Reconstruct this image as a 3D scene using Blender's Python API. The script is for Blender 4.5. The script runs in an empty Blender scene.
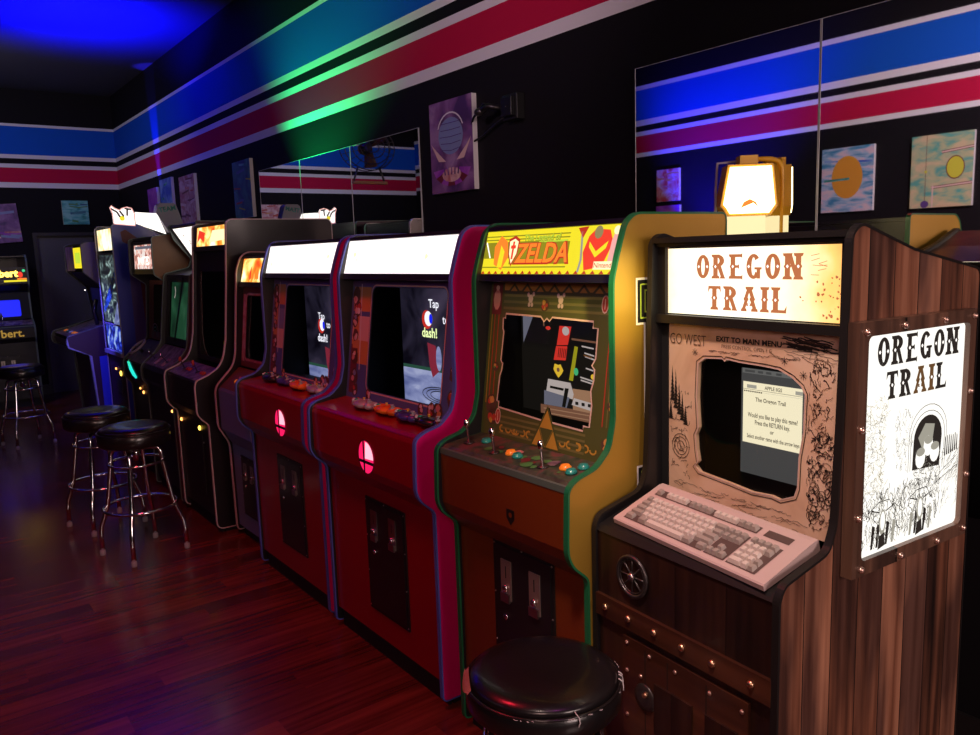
import bpy, math, random
from mathutils import Vector, Matrix
random.seed(7)
K = .9472   # room scale found from the reflections
SC = bpy.context.scene
COL = SC.collection
PI = math.pi

# ------------------------------------------------------------------ materials
MATS = {}
def mat(name, col=(0.5, 0.5, 0.5), rough=0.5, metal=0.0, emis=None, es=0.0, coat=0.0, spec=0.5, bump=0.0, bscale=60.0, trans=0.0, var=0.0):
    m = bpy.data.materials.new(name); m.use_nodes = True
    nt = m.node_tree; b = nt.nodes['Principled BSDF']
    b.inputs['Base Color'].default_value = (*col, 1)
    b.inputs['Roughness'].default_value = rough
    b.inputs['Metallic'].default_value = metal
    b.inputs['Coat Weight'].default_value = coat
    b.inputs['Coat Roughness'].default_value = 0.12
    b.inputs['Specular IOR Level'].default_value = spec
    b.inputs['Transmission Weight'].default_value = trans
    if emis:
        b.inputs['Emission Color'].default_value = (*emis, 1)
        b.inputs['Emission Strength'].default_value = es
    tc = nt.nodes.new('ShaderNodeTexCoord')
    no = nt.nodes.new('ShaderNodeTexNoise'); no.inputs['Scale'].default_value = bscale; no.inputs['Detail'].default_value = 4
    nt.links.new(tc.outputs['Object'], no.inputs['Vector'])
    if var:
        mx = nt.nodes.new('ShaderNodeMix'); mx.data_type = 'RGBA'
        mx.inputs['A'].default_value = (*[c*(1-var) for c in col], 1)
        mx.inputs['B'].default_value = (*[min(1, c*(1+var)) for c in col], 1)
        nt.links.new(no.outputs['Fac'], mx.inputs['Factor'])
        nt.links.new(mx.outputs['Result'], b.inputs['Base Color'])
    if bump:
        bp = nt.nodes.new('ShaderNodeBump'); bp.inputs['Strength'].default_value = bump; bp.inputs['Distance'].default_value = 0.002
        nt.links.new(no.outputs['Fac'], bp.inputs['Height']); nt.links.new(bp.outputs['Normal'], b.inputs['Normal'])
    MATS[name] = m
    return m

def ramp(nt, stops, interp='LINEAR'):
    r = nt.nodes.new('ShaderNodeValToRGB'); e = r.color_ramp.elements
    r.color_ramp.interpolation = interp
    while len(e) > 1: e.remove(e[-1])
    e[0].position = stops[0][0]; e[0].color = (*stops[0][1], 1)
    for p, c in stops[1:]:
        n = e.new(p); n.color = (*c, 1)
    return r

BLACKP = (0.008, 0.007, 0.009); WHITEP = (0.75, 0.73, 0.76); REDP = (0.50, 0.008, 0.055); BLUEP = (0.006, 0.095, 0.56)
def stripe_mat(name, k=1.0):
    m = mat(name, BLACKP, 0.75, bump=0.15, bscale=90, spec=0.15); nt = m.node_tree; b = nt.nodes['Principled BSDF']
    g = nt.nodes.new('ShaderNodeNewGeometry'); s = nt.nodes.new('ShaderNodeSeparateXYZ'); nt.links.new(g.outputs['Position'], s.inputs[0])
    d = nt.nodes.new('ShaderNodeMath'); d.operation = 'DIVIDE'; d.inputs[1].default_value = 4.0; nt.links.new(s.outputs['Z'], d.inputs[0])
    z = lambda h: (1.58+(h-1.58)*k*K)/4.0
    r = ramp(nt, [(0, BLACKP), (z(2.583), WHITEP), (z(2.635), REDP), (z(2.820), WHITEP), (z(2.866), BLACKP), (z(2.941), WHITEP),
                  (z(2.990), BLUEP), (z(3.332), WHITEP), (z(3.375), BLACKP)], 'CONSTANT')
    nt.links.new(d.outputs[0], r.inputs[0]); nt.links.new(r.outputs[0], b.inputs['Base Color'])
    return m

def plank_mat(name, dark, mid, light, width, along='Z', across='X', rough=0.55, coat=0.0, gap=0.02, gscale=1.0, stain=0.5, length=0.0):
    m = mat(name, mid, rough, coat=coat); nt = m.node_tree; b = nt.nodes['Principled BSDF']; L = nt.links.new; N = nt.nodes.new
    tc = [n for n in nt.nodes if n.type == 'TEX_COORD'][0]
    s = N('ShaderNodeSeparateXYZ'); L(tc.outputs['Object'], s.inputs[0])
    dv = N('ShaderNodeMath'); dv.operation = 'DIVIDE'; dv.inputs[1].default_value = width; L(s.outputs[across], dv.inputs[0])
    fl = N('ShaderNodeMath'); fl.operation = 'FLOOR'; L(dv.outputs[0], fl.inputs[0])
    fr = N('ShaderNodeMath'); fr.operation = 'FRACT'; L(dv.outputs[0], fr.inputs[0])
    wn = N('ShaderNodeTexWhiteNoise'); wn.noise_dimensions = '2D'
    cb = N('ShaderNodeCombineXYZ'); L(fl.outputs[0], cb.inputs[0])
    if length:
        # staggered board ends
        of = N('ShaderNodeMath'); of.operation = 'MULTIPLY'; of.inputs[1].default_value = 0.437; L(fl.outputs[0], of.inputs[0])
        dl = N('ShaderNodeMath'); dl.operation = 'DIVIDE'; dl.inputs[1].default_value = length; L(s.outputs[along], dl.inputs[0])
        ad = N('ShaderNodeMath'); ad.operation = 'ADD'; L(dl.outputs[0], ad.inputs[0]); L(of.outputs[0], ad.inputs[1])
        f2 = N('ShaderNodeMath'); f2.operation = 'FLOOR'; L(ad.outputs[0], f2.inputs[0]); L(f2.outputs[0], cb.inputs[1])
    L(cb.outputs[0], wn.inputs['Vector'])
    # grain: noise stretched along the boards, shifted per board
    mp = N('ShaderNodeMapping')
    sc = {'X': 38*gscale, 'Y': 38*gscale, 'Z': 38*gscale}; sc[along] = 1.6*gscale
    mp.inputs['Scale'].default_value = (sc['X'], sc['Y'], sc['Z'])
    va = N('ShaderNodeVectorMath'); va.operation = 'ADD'
    vs = N('ShaderNodeVectorMath'); vs.operation = 'SCALE'; vs.inputs['Scale'].default_value = 7.0
    L(wn.outputs['Color'], vs.inputs[0]); L(tc.outputs['Object'], va.inputs[0]); L(vs.outputs[0], va.inputs[1])
    L(va.outputs[0], mp.inputs[0])
    n1 = N('ShaderNodeTexNoise'); n1.inputs['Scale'].default_value = 1.0; n1.inputs['Detail'].default_value = 6; L(mp.outputs[0], n1.inputs['Vector'])
    n2 = N('ShaderNodeTexNoise'); n2.inputs['Scale'].default_value = 5.0; n2.inputs['Detail'].default_value = 3
    m2 = N('ShaderNodeMapping'); s2 = {'X': 1.6, 'Y': 1.6, 'Z': 1.6}; s2[along] = 0.35; m2.inputs['Scale'].default_value = (s2['X'], s2['Y'], s2['Z'])
    L(va.outputs[0], m2.inputs[0]); L(m2.outputs[0], n2.inputs['Vector'])
    a = N('ShaderNodeMath'); a.operation = 'MULTIPLY_ADD'; a.inputs[1].default_value = 0.35; L(wn.outputs['Value'], a.inputs[0])
    sb = N('ShaderNodeMath'); sb.operation = 'SUBTRACT'; sb.inputs[1].default_value = 0.17; L(n1.outputs['Fac'], sb.inputs[0]); L(sb.outputs[0], a.inputs[2])
    r = ramp(nt, [(0.22, dark), (0.5, mid), (0.8, light)]); L(a.outputs[0], r.inputs[0])
    st = ramp(nt, [(0.40, (1-stain, 1-stain, 1-stain*0.9)), (0.58, (1, 1, 1))]); L(n2.outputs['Fac'], st.inputs[0])
    mu = N('ShaderNodeMix'); mu.data_type = 'RGBA'; mu.blend_type = 'MULTIPLY'; mu.inputs['Factor'].default_value = 1
    L(r.outputs[0], mu.inputs['A']); L(st.outputs[0], mu.inputs['B'])
    gp = ramp(nt, [(0, (0.05, 0.05, 0.05)), (gap, (1, 1, 1))], 'CONSTANT'); L(fr.outputs[0], gp.inputs[0])
    mg = N('ShaderNodeMix'); mg.data_type = 'RGBA'; mg.blend_type = 'MULTIPLY'; mg.inputs['Factor'].default_value = 1
    L(mu.outputs['Result'], mg.inputs['A']); L(gp.outputs[0], mg.inputs['B']); L(mg.outputs['Result'], b.inputs['Base Color'])
    bp = N('ShaderNodeBump'); bp.inputs['Strength'].default_value = 0.35; bp.inputs['Distance'].default_value = 0.0015
    L(n1.outputs['Fac'], bp.inputs['Height']); L(bp.outputs['Normal'], b.inputs['Normal'])
    return m

def art_mat(name, stops, scale=6.0, rough=0.5, emis=0.0, sx=1.0, sy=1.0, sz=1.0, detail=3.0, seed=0.0, distort=0.6):
    """procedural painted / printed surface: noise through a colour ramp (optionally backlit)"""
    m = mat(name, stops[0][1], rough); nt = m.node_tree; b = nt.nodes['Principled BSDF']; L = nt.links.new
    tc = [n for n in nt.nodes if n.type == 'TEX_COORD'][0]
    mp = nt.nodes.new('ShaderNodeMapping'); mp.inputs['Scale'].default_value = (sx, sy, sz); mp.inputs['Location'].default_value = (seed, seed*1.7, seed*0.6)
    n = nt.nodes.new('ShaderNodeTexNoise'); n.inputs['Scale'].default_value = scale; n.inputs['Detail'].default_value = detail; n.inputs['Distortion'].default_value = distort
    L(tc.outputs['Object'], mp.inputs[0]); L(mp.outputs[0], n.inputs['Vector'])
    r = ramp(nt, stops); L(n.outputs['Fac'], r.inputs[0])
    if emis:
        b.inputs['Base Color'].default_value = (0.02, 0.02, 0.02, 1)
        L(r.outputs[0], b.inputs['Emission Color']); b.inputs['Emission Strength'].default_value = emis
    else:
        L(r.outputs[0], b.inputs['Base Color'])
    return m

def glow(name, col, s=1.0):
    return mat(name, (0.02, 0.02, 0.02), 0.4, emis=col, es=s)

mat('black_laminate', (0.010, 0.010, 0.012), 0.35, coat=0.2, bump=0.05, bscale=300)
mat('black_matte', (0.006, 0.006, 0.007), 0.7)
mat('black_panel', (0.010, 0.010, 0.011), 0.45)
mat('red_laminate', (0.30, 0.003, 0.012), 0.28, coat=0.35, bump=0.03, bscale=200)
mat('magenta_laminate', (0.80, 0.004, 0.20), 0.30, coat=0.3)
mat('gold_metallic', (0.52, 0.32, 0.045), 0.38, metal=0.55, bump=0.12, bscale=700, var=0.12)
mat('cream_board', (0.86, 0.68, 0.30), 0.4, var=0.04)
mat('rust_laminate', (0.17, 0.032, 0.006), 0.35, coat=0.2, var=0.06)
mat('slate_laminate', (0.15, 0.19, 0.33), 0.45)
mat('violet_grey', (0.42, 0.38, 0.46), 0.5)
mat('blue_laminate', (0.04, 0.05, 0.46), 0.35, coat=0.3)
mat('blue_panel', (0.05, 0.07, 0.50), 0.4)
mat('dark_plum', (0.05, 0.012, 0.035), 0.45)
mat('brown_panel', (0.16, 0.065, 0.022), 0.5, var=0.3, bscale=14)
mat('trim_blue', (0.09, 0.13, 0.52), 0.35)
mat('trim_green', (0.012, 0.15, 0.055), 0.35)
mat('trim_white', (0.62, 0.55, 0.55), 0.35)
mat('trim_black', (0.014, 0.012, 0.012), 0.45, spec=0.3)
mat('trim_dim', (0.10, 0.14, 0.12), 0.4)
mat('chrome', (0.80, 0.80, 0.83), 0.10, metal=1.0)
mat('steel', (0.50, 0.46, 0.44), 0.32, metal=1.0, bump=0.05)
mat('dark_steel', (0.10, 0.09, 0.09), 0.35, metal=0.8)
mat('copper_nail', (0.75, 0.48, 0.30), 0.3, metal=1.0)
mat('vinyl', (0.010, 0.009, 0.010), 0.28, coat=0.4, bump=0.2, bscale=120)
mat('worn_foam', (0.55, 0.30, 0.20), 0.9, var=0.2)
mat('crack', (0.62, 0.58, 0.58), 0.8)
mat('rubber_grey', (0.35, 0.32, 0.34), 0.7)
mat('glass_dark', (0.02, 0.02, 0.025), 0.04, coat=0.5)
mat('mirror', (0.90, 0.91, 0.92), 0.015, metal=1.0)
mat('mirror_edge', (0.55, 0.58, 0.60), 0.4, metal=0.2)
mat('baseboard', (0.015, 0.013, 0.014), 0.5)
mat('ceiling_paint', (0.045, 0.045, 0.06), 0.7, bump=0.3, bscale=40)
mat('door_paint', (0.085, 0.08, 0.085), 0.5, var=0.05)
mat('door_frame', (0.02, 0.018, 0.02), 0.5)
mat('plastic_pink_beige', (0.58, 0.44, 0.42), 0.5, bump=0.05)
mat('key_light', (0.66, 0.58, 0.53), 0.45)
mat('key_grey', (0.36, 0.31, 0.28), 0.45)
mat('legend_plate', (0.10, 0.065, 0.06), 0.5)
mat('yellow_paint', (0.80, 0.42, 0.02), 0.35, coat=0.3)
mat('coin_plate', (0.42, 0.30, 0.27), 0.35, metal=0.7)
mat('lamp_glass', (1, 0.9, 0.6), 0.2, emis=(1.0, 0.80, 0.38), es=4.5)
mat('pad_silver', (0.50, 0.48, 0.50), 0.3, metal=0.3, coat=0.3)
mat('pad_orange', (0.85, 0.20, 0.015), 0.35, coat=0.3)
mat('pad_indigo', (0.05, 0.045, 0.22), 0.35, coat=0.3)
mat('pad_black', (0.012, 0.012, 0.013), 0.3, coat=0.4)
mat('yellow_plastic', (0.75, 0.50, 0.03), 0.35)
mat('green_plastic', (0.02, 0.40, 0.22), 0.35)
mat('white_plastic', (0.72, 0.70, 0.68), 0.35)
mat('teal_button', (0.02, 0.30, 0.25), 0.3, coat=0.3)
mat('orange_button', (0.85, 0.22, 0.02), 0.3, emis=(1.0, 0.25, 0.02), es=0.25)
mat('ink_black', (0.015, 0.011, 0.010), 0.6)
mat('ink_brown', (0.10, 0.05, 0.03), 0.6)
mat('print_tan', (0.62, 0.40, 0.26), 0.5)
art_mat('bezel_paper', [(0.25, (0.60, 0.36, 0.22)), (0.5, (0.80, 0.54, 0.38)), (0.75, (0.85, 0.64, 0.48))], 7, 0.45)
mat('bolt_pink', (0.75, 0.50, 0.42), 0.3, metal=0.9)
mat('print_olive', (0.085, 0.09, 0.025), 0.4)
mat('print_olive_light', (0.17, 0.15, 0.05), 0.4)
mat('print_gold', (0.50, 0.27, 0.04), 0.4)
mat('print_red', (0.45, 0.05, 0.03), 0.4)
mat('print_pink', (0.62, 0.26, 0.25), 0.4)
mat('print_green', (0.08, 0.25, 0.07), 0.4)
mat('print_line', (0.70, 0.50, 0.45), 0.4)
mat('print_white', (0.75, 0.74, 0.72), 0.4)
mat('print_blue', (0.09, 0.13, 0.36), 0.4)
mat('print_blue_pale', (0.20, 0.25, 0.45), 0.4)
mat('print_orange', (0.60, 0.28, 0.08), 0.4)
mat('print_maroon', (0.16, 0.02, 0.03), 0.4)
mat('print_purple', (0.10, 0.05, 0.22), 0.4)
mat('print_lime', (0.35, 0.50, 0.06), 0.4)
plank_mat('old_planks', (0.035, 0.012, 0.007), (0.22, 0.082, 0.044), (0.48, 0.22, 0.13), 0.094, 'Z', 'X', 0.5, 0.1, 0.03, 1.0, 0.70)
plank_mat('dark_walnut', (0.008, 0.003, 0.002), (0.028, 0.009, 0.005), (0.055, 0.020, 0.010), 0.15, 'Z', 'Y', 0.45, 0.15, 0.012, 0.8, 0.5)
plank_mat('rail_walnut', (0.015, 0.004, 0.002), (0.060, 0.018, 0.008), (0.11, 0.036, 0.016), 0.8, 'Y', 'Z', 0.4, 0.2, 0.0, 0.8, 0.4)
plank_mat('frame_wood', (0.03, 0.015, 0.010), (0.11, 0.055, 0.036), (0.22, 0.11, 0.07), 2.0, 'Z', 'X', 0.45, 0.2, 0.0, 1.0, 0.5)
plank_mat('floor_boards', (0.085, 0.014, 0.009), (0.17, 0.030, 0.019), (0.25, 0.050, 0.030), 0.125, 'X', 'Y', 0.26, 0.12, 0.006, 1.1, 0.35, length=1.3)
glow('lit_white', (1.0, 0.93, 0.86), 1.5)
glow('lit_pinkwhite', (1.0, 0.90, 0.88), 1.5)
glow('lit_cream', (1.0, 0.80, 0.45), 1.4)
glow('lamplit_cream', (1.0, 0.82, 0.42), 1.1)
glow('lit_orange', (1.0, 0.22, 0.02), 1.2)
glow('lit_yellow', (0.95, 0.80, 0.02), 1.0)
glow('lit_olive', (0.30, 0.27, 0.01), 1.0)
glow('lit_red', (0.95, 0.05, 0.02), 1.0)
glow('lit_deepred', (0.55, 0.03, 0.01), 1.0)
glow('lit_green', (0.05, 0.75, 0.30), 1.0)
glow('lit_lime', (0.55, 0.75, 0.05), 1.0)
glow('lit_teal', (0.02, 0.75, 0.62), 1.2)
glow('lit_blue', (0.01, 0.02, 1.0), 1.0)
glow('lit_pink', (0.95, 0.45, 0.40), 1.0)
glow('lit_grey', (0.35, 0.33, 0.30), 1.0)
glow('lit_sketch', (0.30, 0.24, 0.10), 1.0)
glow('ink_letter', (0.55, 0.17, 0.06), 1.0)
glow('ink_on_light', (0.015, 0.012, 0.010), 1.0)
glow('ink_letter_brown', (0.22, 0.10, 0.03), 0.6)
glow('ink_grey', (0.36, 0.34, 0.28), 1.0)
glow('emblem_light', (1.0, 0.012, 0.12), 1.1)
glow('emblem_hot', (1.0, 0.50, 0.62), 1.2)
glow('coin_light_yellow', (1.0, 0.62, 0.08), 4.0)
glow('coin_light_orange', (1.0, 0.35, 0.08), 4.0)
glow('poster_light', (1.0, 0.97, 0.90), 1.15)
glow('crt_text', (0.10, 0.08, 0.05), 1.0)
glow('crt_bezel', (0.055, 0.055, 0.055), 1.0)
glow('crt_bar', (0.12, 0.12, 0.115), 1.0)
glow('lcd_dark', (0.006, 0.006, 0.010), 1.0)
glow('text_white', (0.9, 0.9, 1.0), 1.2)
glow('text_yellow', (0.85, 1.0, 0.45), 1.2)
glow('scr_brown', (0.16, 0.07, 0.04), 1.0)
glow('scr_brown_light', (0.30, 0.16, 0.09), 1.0)
glow('scr_paper', (0.42, 0.36, 0.34), 1.0)
glow('scr_grey', (0.12, 0.12, 0.16), 1.0)
glow('scr_black', (0.0045, 0.004, 0.0035), 1.0)
glow('stage_green', (0.02, 0.07, 0.045), 1.0)
glow('stage_red', (0.22, 0.02, 0.04), 1.0)
glow('scr_green', (0.05, 0.40, 0.16), 1.0)
glow('scr_red', (0.60, 0.03, 0.02), 1.0)
glow('scr_yellow', (0.70, 0.45, 0.03), 1.0)
art_mat('lit_fire', [(0.30, (0.9, 0.05, 0.01)), (0.45, (1.0, 0.30, 0.03)), (0.56, (1.0, 0.72, 0.20)), (0.7, (1.0, 0.95, 0.75))], 9, emis=1.4)
art_mat('lit_faded', [(0.3, (1.0, 0.55, 0.15)), (0.48, (1.0, 0.85, 0.55)), (0.65, (0.9, 1.0, 0.95))], 9, emis=1.4, seed=3)
art_mat('lit_whitered', [(0.35, (0.25, 0.03, 0.02)), (0.5, (1.0, 0.5, 0.4)), (0.6, (1, 0.95, 0.9))], 26, emis=0.9, seed=5)
art_mat('reflection_green', [(0.35, (0.004, 0.012, 0.008)), (0.6, (0.02, 0.10, 0.045)), (0.8, (0.06, 0.2, 0.10))], 3.5, emis=0.5, seed=2)
art_mat('screen_mech', [(0.42, (0.01, 0.012, 0.02)), (0.56, (0.12, 0.18, 0.18)), (0.66, (0.6, 0.85, 0.8))], 5.5, emis=0.7, sz=2.2, seed=4, distort=1.5)
art_mat('screen_cockpit', [(0.40, (0.006, 0.008, 0.10)), (0.52, (0.02, 0.05, 0.7)), (0.66, (0.4, 0.6, 0.9))], 13, emis=0.9, seed=8)
art_mat('screen_arena', [(0.35, (0.010, 0.008, 0.02)), (0.55, (0.06, 0.05, 0.10)), (0.75, (0.16, 0.12, 0.22))], 5, emis=0.30, seed=1)
art_mat('screen_stage', [(0.35, (0.12, 0.15, 0.38)), (0.6, (0.30, 0.34, 0.62)), (0.8, (0.55, 0.6, 0.85))], 6, emis=0.8, sz=3, seed=6)
art_mat('canvas_sky', [(0.35, (0.05, 0.25, 0.45)), (0.5, (0.35, 0.50, 0.68)), (0.62, (0.70, 0.55, 0.62))], 6, sz=3.5, sx=1, sy=1, seed=11)
art_mat('canvas_map', [(0.35, (0.10, 0.38, 0.33)), (0.5, (0.42, 0.48, 0.28)), (0.65, (0.62, 0.50, 0.30))], 6, sz=2.4, seed=13)
art_mat('canvas_red', [(0.35, (0.55, 0.05, 0.05)), (0.5, (0.65, 0.25, 0.20)), (0.65, (0.62, 0.50, 0.45))], 11, seed=15)
art_mat('canvas_purple', [(0.35, (0.07, 0.03, 0.12)), (0.52, (0.20, 0.08, 0.24)), (0.7, (0.36, 0.22, 0.40))], 7, seed=17)
art_mat('canvas_teal', [(0.35, (0.02, 0.20, 0.18)), (0.5, (0.08, 0.42, 0.38)), (0.66, (0.25, 0.60, 0.55))], 8, sz=3, seed=19)
art_mat('canvas_violet', [(0.4, (0.25, 0.03, 0.40)), (0.6, (0.40, 0.10, 0.50))], 6, seed=21)
art_mat('canvas_blue', [(0.4, (0.03, 0.10, 0.50)), (0.6, (0.20, 0.35, 0.65))], 6, seed=23)
art_mat('canvas_rose', [(0.35, (0.45, 0.12, 0.14)), (0.5, (0.55, 0.28, 0.26)), (0.65, (0.70, 0.50, 0.45))], 14, seed=25)
art_mat('canvas_night', [(0.35, (0.02, 0.06, 0.20)), (0.55, (0.05, 0.22, 0.25)), (0.7, (0.10, 0.35, 0.35))], 7, seed=27)
art_mat('panel_art', [(0.35, (0.05, 0.02, 0.05)), (0.5, (0.16, 0.10, 0.13)), (0.65, (0.25, 0.20, 0.22))], 22, seed=31)
art_mat('panel_art_green', [(0.35, (0.02, 0.03, 0.02)), (0.5, (0.05, 0.07, 0.04)), (0.65, (0.14, 0.05, 0.05))], 18, seed=33)
mat('canvas_edge', (0.72, 0.70, 0.72), 0.6)
mat('orange_paint', (0.72, 0.32, 0.03), 0.6, var=0.05, bscale=20)
mat('yellow_daub', (0.60, 0.58, 0.05), 0.6)
# marquee of the wooden cabinet: white-hot centre, sepia print towards the right end
def sepia_marquee():
    m = mat('lit_sepia', (0.02, 0.02, 0.02), 0.35); nt = m.node_tree; b = nt.nodes['Principled BSDF']; L = nt.links.new
    tc = [n for n in nt.nodes if n.type == 'TEX_COORD'][0]
    s = nt.nodes.new('ShaderNodeSeparateXYZ'); L(tc.outputs['Object'], s.inputs[0])
    n = nt.nodes.new('ShaderNodeTexNoise'); n.inputs['Scale'].default_value = 14; n.inputs['Detail'].default_value = 5; L(tc.outputs['Object'], n.inputs['Vector'])
    a = nt.nodes.new('ShaderNodeMath'); a.operation = 'MULTIPLY'; a.inputs[1].default_value = 0.10; L(n.outputs['Fac'], a.inputs[0])
    d = nt.nodes.new('ShaderNodeMath'); d.operation = 'ADD'; L(s.outputs['Y'], d.inputs[0]); L(a.outputs[0], d.inputs[1])
    mr = nt.nodes.new('ShaderNodeMapRange'); mr.inputs['From Min'].default_value = -0.25; mr.inputs['From Max'].default_value = 0.36; L(d.outputs[0], mr.inputs['Value'])
    r = ramp(nt, [(0.0, (0.62, 0.20, 0.04)), (0.12, (1.0, 0.50, 0.14)), (0.30, (1.0, 0.86, 0.58)), (0.55, (1.0, 0.93, 0.76)), (0.86, (1.0, 0.88, 0.62)), (1.0, (1.0, 0.66, 0.26))])
    L(mr.outputs[0], r.inputs[0]); L(r.outputs[0], b.inputs['Emission Color']); b.inputs['Emission Strength'].default_value = 1.6
sepia_marquee()
def crt_page():
    m = mat('crt_page', (0.02, 0.02, 0.02), 0.3); nt = m.node_tree; b = nt.nodes['Principled BSDF']
    b.inputs['Emission Color'].default_value = (1.0, 0.90, 0.62, 1); b.inputs['Emission Strength'].default_value = 0.95
crt_page()

# ------------------------------------------------------------------ mesh builder
class Face:
    """a flat work surface: s to the viewer's right, t up, o outwards"""
    def __init__(f, o, r, u):
        f.o = Vector(o); f.r = Vector(r).normalized(); f.u = Vector(u).normalized(); f.n = f.r.cross(f.u)
    def p(f, s, t, o=0.0): return f.o + f.r*s + f.u*t + f.n*o

def front_face(ub, zb, ut, zt, vc):
    """front panel of a cabinet, origin at its bottom centre"""
    return Face((ub, vc, zb), (0, -1, 0), (ut-ub, 0, zt-zb))

class MB:
    def __init__(s): s.v = []; s.f = []; s.m = []; s.smooth = []
    def face(s, pts, m, smooth=False):
        i = len(s.v); s.v += [tuple(p) for p in pts]; s.f.append(list(range(i, i+len(pts)))); s.m.append(m); s.smooth.append(smooth)
    def grid(s, rows, m, closed=False, smooth=True, cap0=False, cap1=False):
        i = len(s.v); n = len(rows[0])
        for r in rows: s.v += [tuple(p) for p in r]
        for a in range(len(rows)-1):
            for b in range(n if closed else n-1):
                c = (b+1) % n
                s.f.append([i+a*n+b, i+a*n+c, i+(a+1)*n+c, i+(a+1)*n+b]); s.m.append(m); s.smooth.append(smooth)
        if cap0: s.f.append([i+b for b in range(n)][::-1]); s.m.append(m); s.smooth.append(False)
        if cap1: s.f.append([i+(len(rows)-1)*n+b for b in range(n)]); s.m.append(m); s.smooth.append(False)
    def box(s, a, b, m):
        x0, y0, z0 = a; x1, y1, z1 = b
        P = [(x0, y0, z0), (x1, y0, z0), (x1, y1, z0), (x0, y1, z0), (x0, y0, z1), (x1, y0, z1), (x1, y1, z1), (x0, y1, z1)]
        i = len(s.v); s.v += P
        for q in ((0, 3, 2, 1), (4, 5, 6, 7), (0, 1, 5, 4), (1, 2, 6, 5), (2, 3, 7, 6), (3, 0, 4, 7)):
            s.f.append([i+k for k in q]); s.m.append(m); s.smooth.append(False)
    def slab(s, F, s0, t0, s1, t1, o0, o1, m):
        """box on a face from offset o0 to o1"""
        s.prism(F, [(s0, t0), (s1, t0), (s1, t1), (s0, t1)], o0, o1, m)
    def prism(s, F, pts, o0, o1, m, mside=None):
        a = [F.p(x, y, o0) for x, y in pts]; b = [F.p(x, y, o1) for x, y in pts]
        s.face(b, m); s.face(a[::-1], m)
        n = len(pts)
        for k in range(n):
            l = (k+1) % n; s.face([a[k], a[l], b[l], b[k]], mside or m)
    def poly(s, F, pts, o, m): s.face([F.p(x, y, o) for x, y in pts], m)
    def rect(s, F, s0, t0, s1, t1, o, m): s.poly(F, [(s0, t0), (s1, t0), (s1, t1), (s0, t1)], o, m)
    def disc(s, F, cs, ct, rx, o, m, ry=None, n=16, a0=0.0, jit=0.0):
        ry = ry or rx
        s.poly(F, [(cs+rx*(1+random.uniform(-jit, jit))*math.cos(a0+2*PI*k/n), ct+ry*(1+random.uniform(-jit, jit))*math.sin(a0+2*PI*k/n)) for k in range(n)], o, m)
    def ring2(s, F, outer, inner, o, m):
        n = len(outer)
        for k in range(n):
            l = (k+1) % n
            s.face([F.p(*outer[k], o), F.p(*outer[l], o), F.p(*inner[l], o), F.p(*inner[k], o)], m)
    def stroke(s, F, pts, w, o, m, closed=False):
        n = len(pts)
        segs = n if closed else n-1
        L = []; R = []
        for i in range(n):
            a = pts[(i-1) % n] if (closed or i > 0) else pts[i]
            b = pts[(i+1) % n] if (closed or i < n-1) else pts[i]
            dx, dy = b[0]-a[0], b[1]-a[1]; d = math.hypot(dx, dy) or 1e-9
            nx, ny = -dy/d*w/2, dx/d*w/2
            L.append((pts[i][0]+nx, pts[i][1]+ny)); R.append((pts[i][0]-nx, pts[i][1]-ny))
        for i in range(segs):
            j = (i+1) % n
            s.face([F.p(*R[i], o), F.p(*R[j], o), F.p(*L[j], o), F.p(*L[i], o)], m)
    def tube(s, pts, r, m, n=8, closed=False, cap=True):
        pts = [Vector(p) for p in pts]; rows = []
        N = len(pts); up = None
        for i, p in enumerate(pts):
            a = pts[(i-1) % N] if (closed or i > 0) else p
            b = pts[(i+1) % N] if (closed or i < N-1) else p
            t = (b-a).normalized()
            if up is None:
                up = Vector((0, 0, 1)) if abs(t.z) < 0.9 else Vector((1, 0, 0))
            x = (up - t*up.dot(t)).normalized(); up = x; y = t.cross(x)
            rr = r[i] if isinstance(r, (list, tuple)) else r
            rows.append([p+(x*math.cos(2*PI*k/n)+y*math.sin(2*PI*k/n))*rr for k in range(n)])
        if closed: rows.append(rows[0]); cap = False
        s.grid(rows, m, True, True, cap, cap)
    def lathe(s, c, prof, m, n=24, axis='Z', smooth=True):
        c = Vector(c); rows = []
        for r, h in prof:
            row = []
            for k in range(n):
                a = 2*PI*k/n; x, y = r*math.cos(a), r*math.sin(a)
                row.append(c+(Vector((x, y, h)) if axis == 'Z' else Vector((-h, y, x)) if axis == 'X' else Vector((x, -h, y))))
            rows.append(row)
        s.grid(rows, m, True, smooth, True, True)
    def lathe_on(s, F, cs, ct, prof, m, n=16):
        rows = []
        for r, h in prof:
            rows.append([F.p(cs+r*math.cos(2*PI*k/n), ct+r*math.sin(2*PI*k/n), h) for k in range(n)])
        s.grid(rows, m, True, True, True, True)
    def ellipsoid(s, c, rx, ry, rz, m, n=14, k=9, rot=0.0):
        rows = []
        for i in range(k+1):
            a = -PI/2+PI*i/k; row = []
            for j in range(n):
                b = 2*PI*j/n; x, y = rx*math.cos(a)*math.cos(b), ry*math.cos(a)*math.sin(b)
                row.append((c[0]+x*math.cos(rot)-y*math.sin(rot), c[1]+x*math.sin(rot)+y*math.cos(rot), c[2]+rz*math.sin(a)))
            rows.append(row)
        s.grid(rows, m, True)
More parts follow.
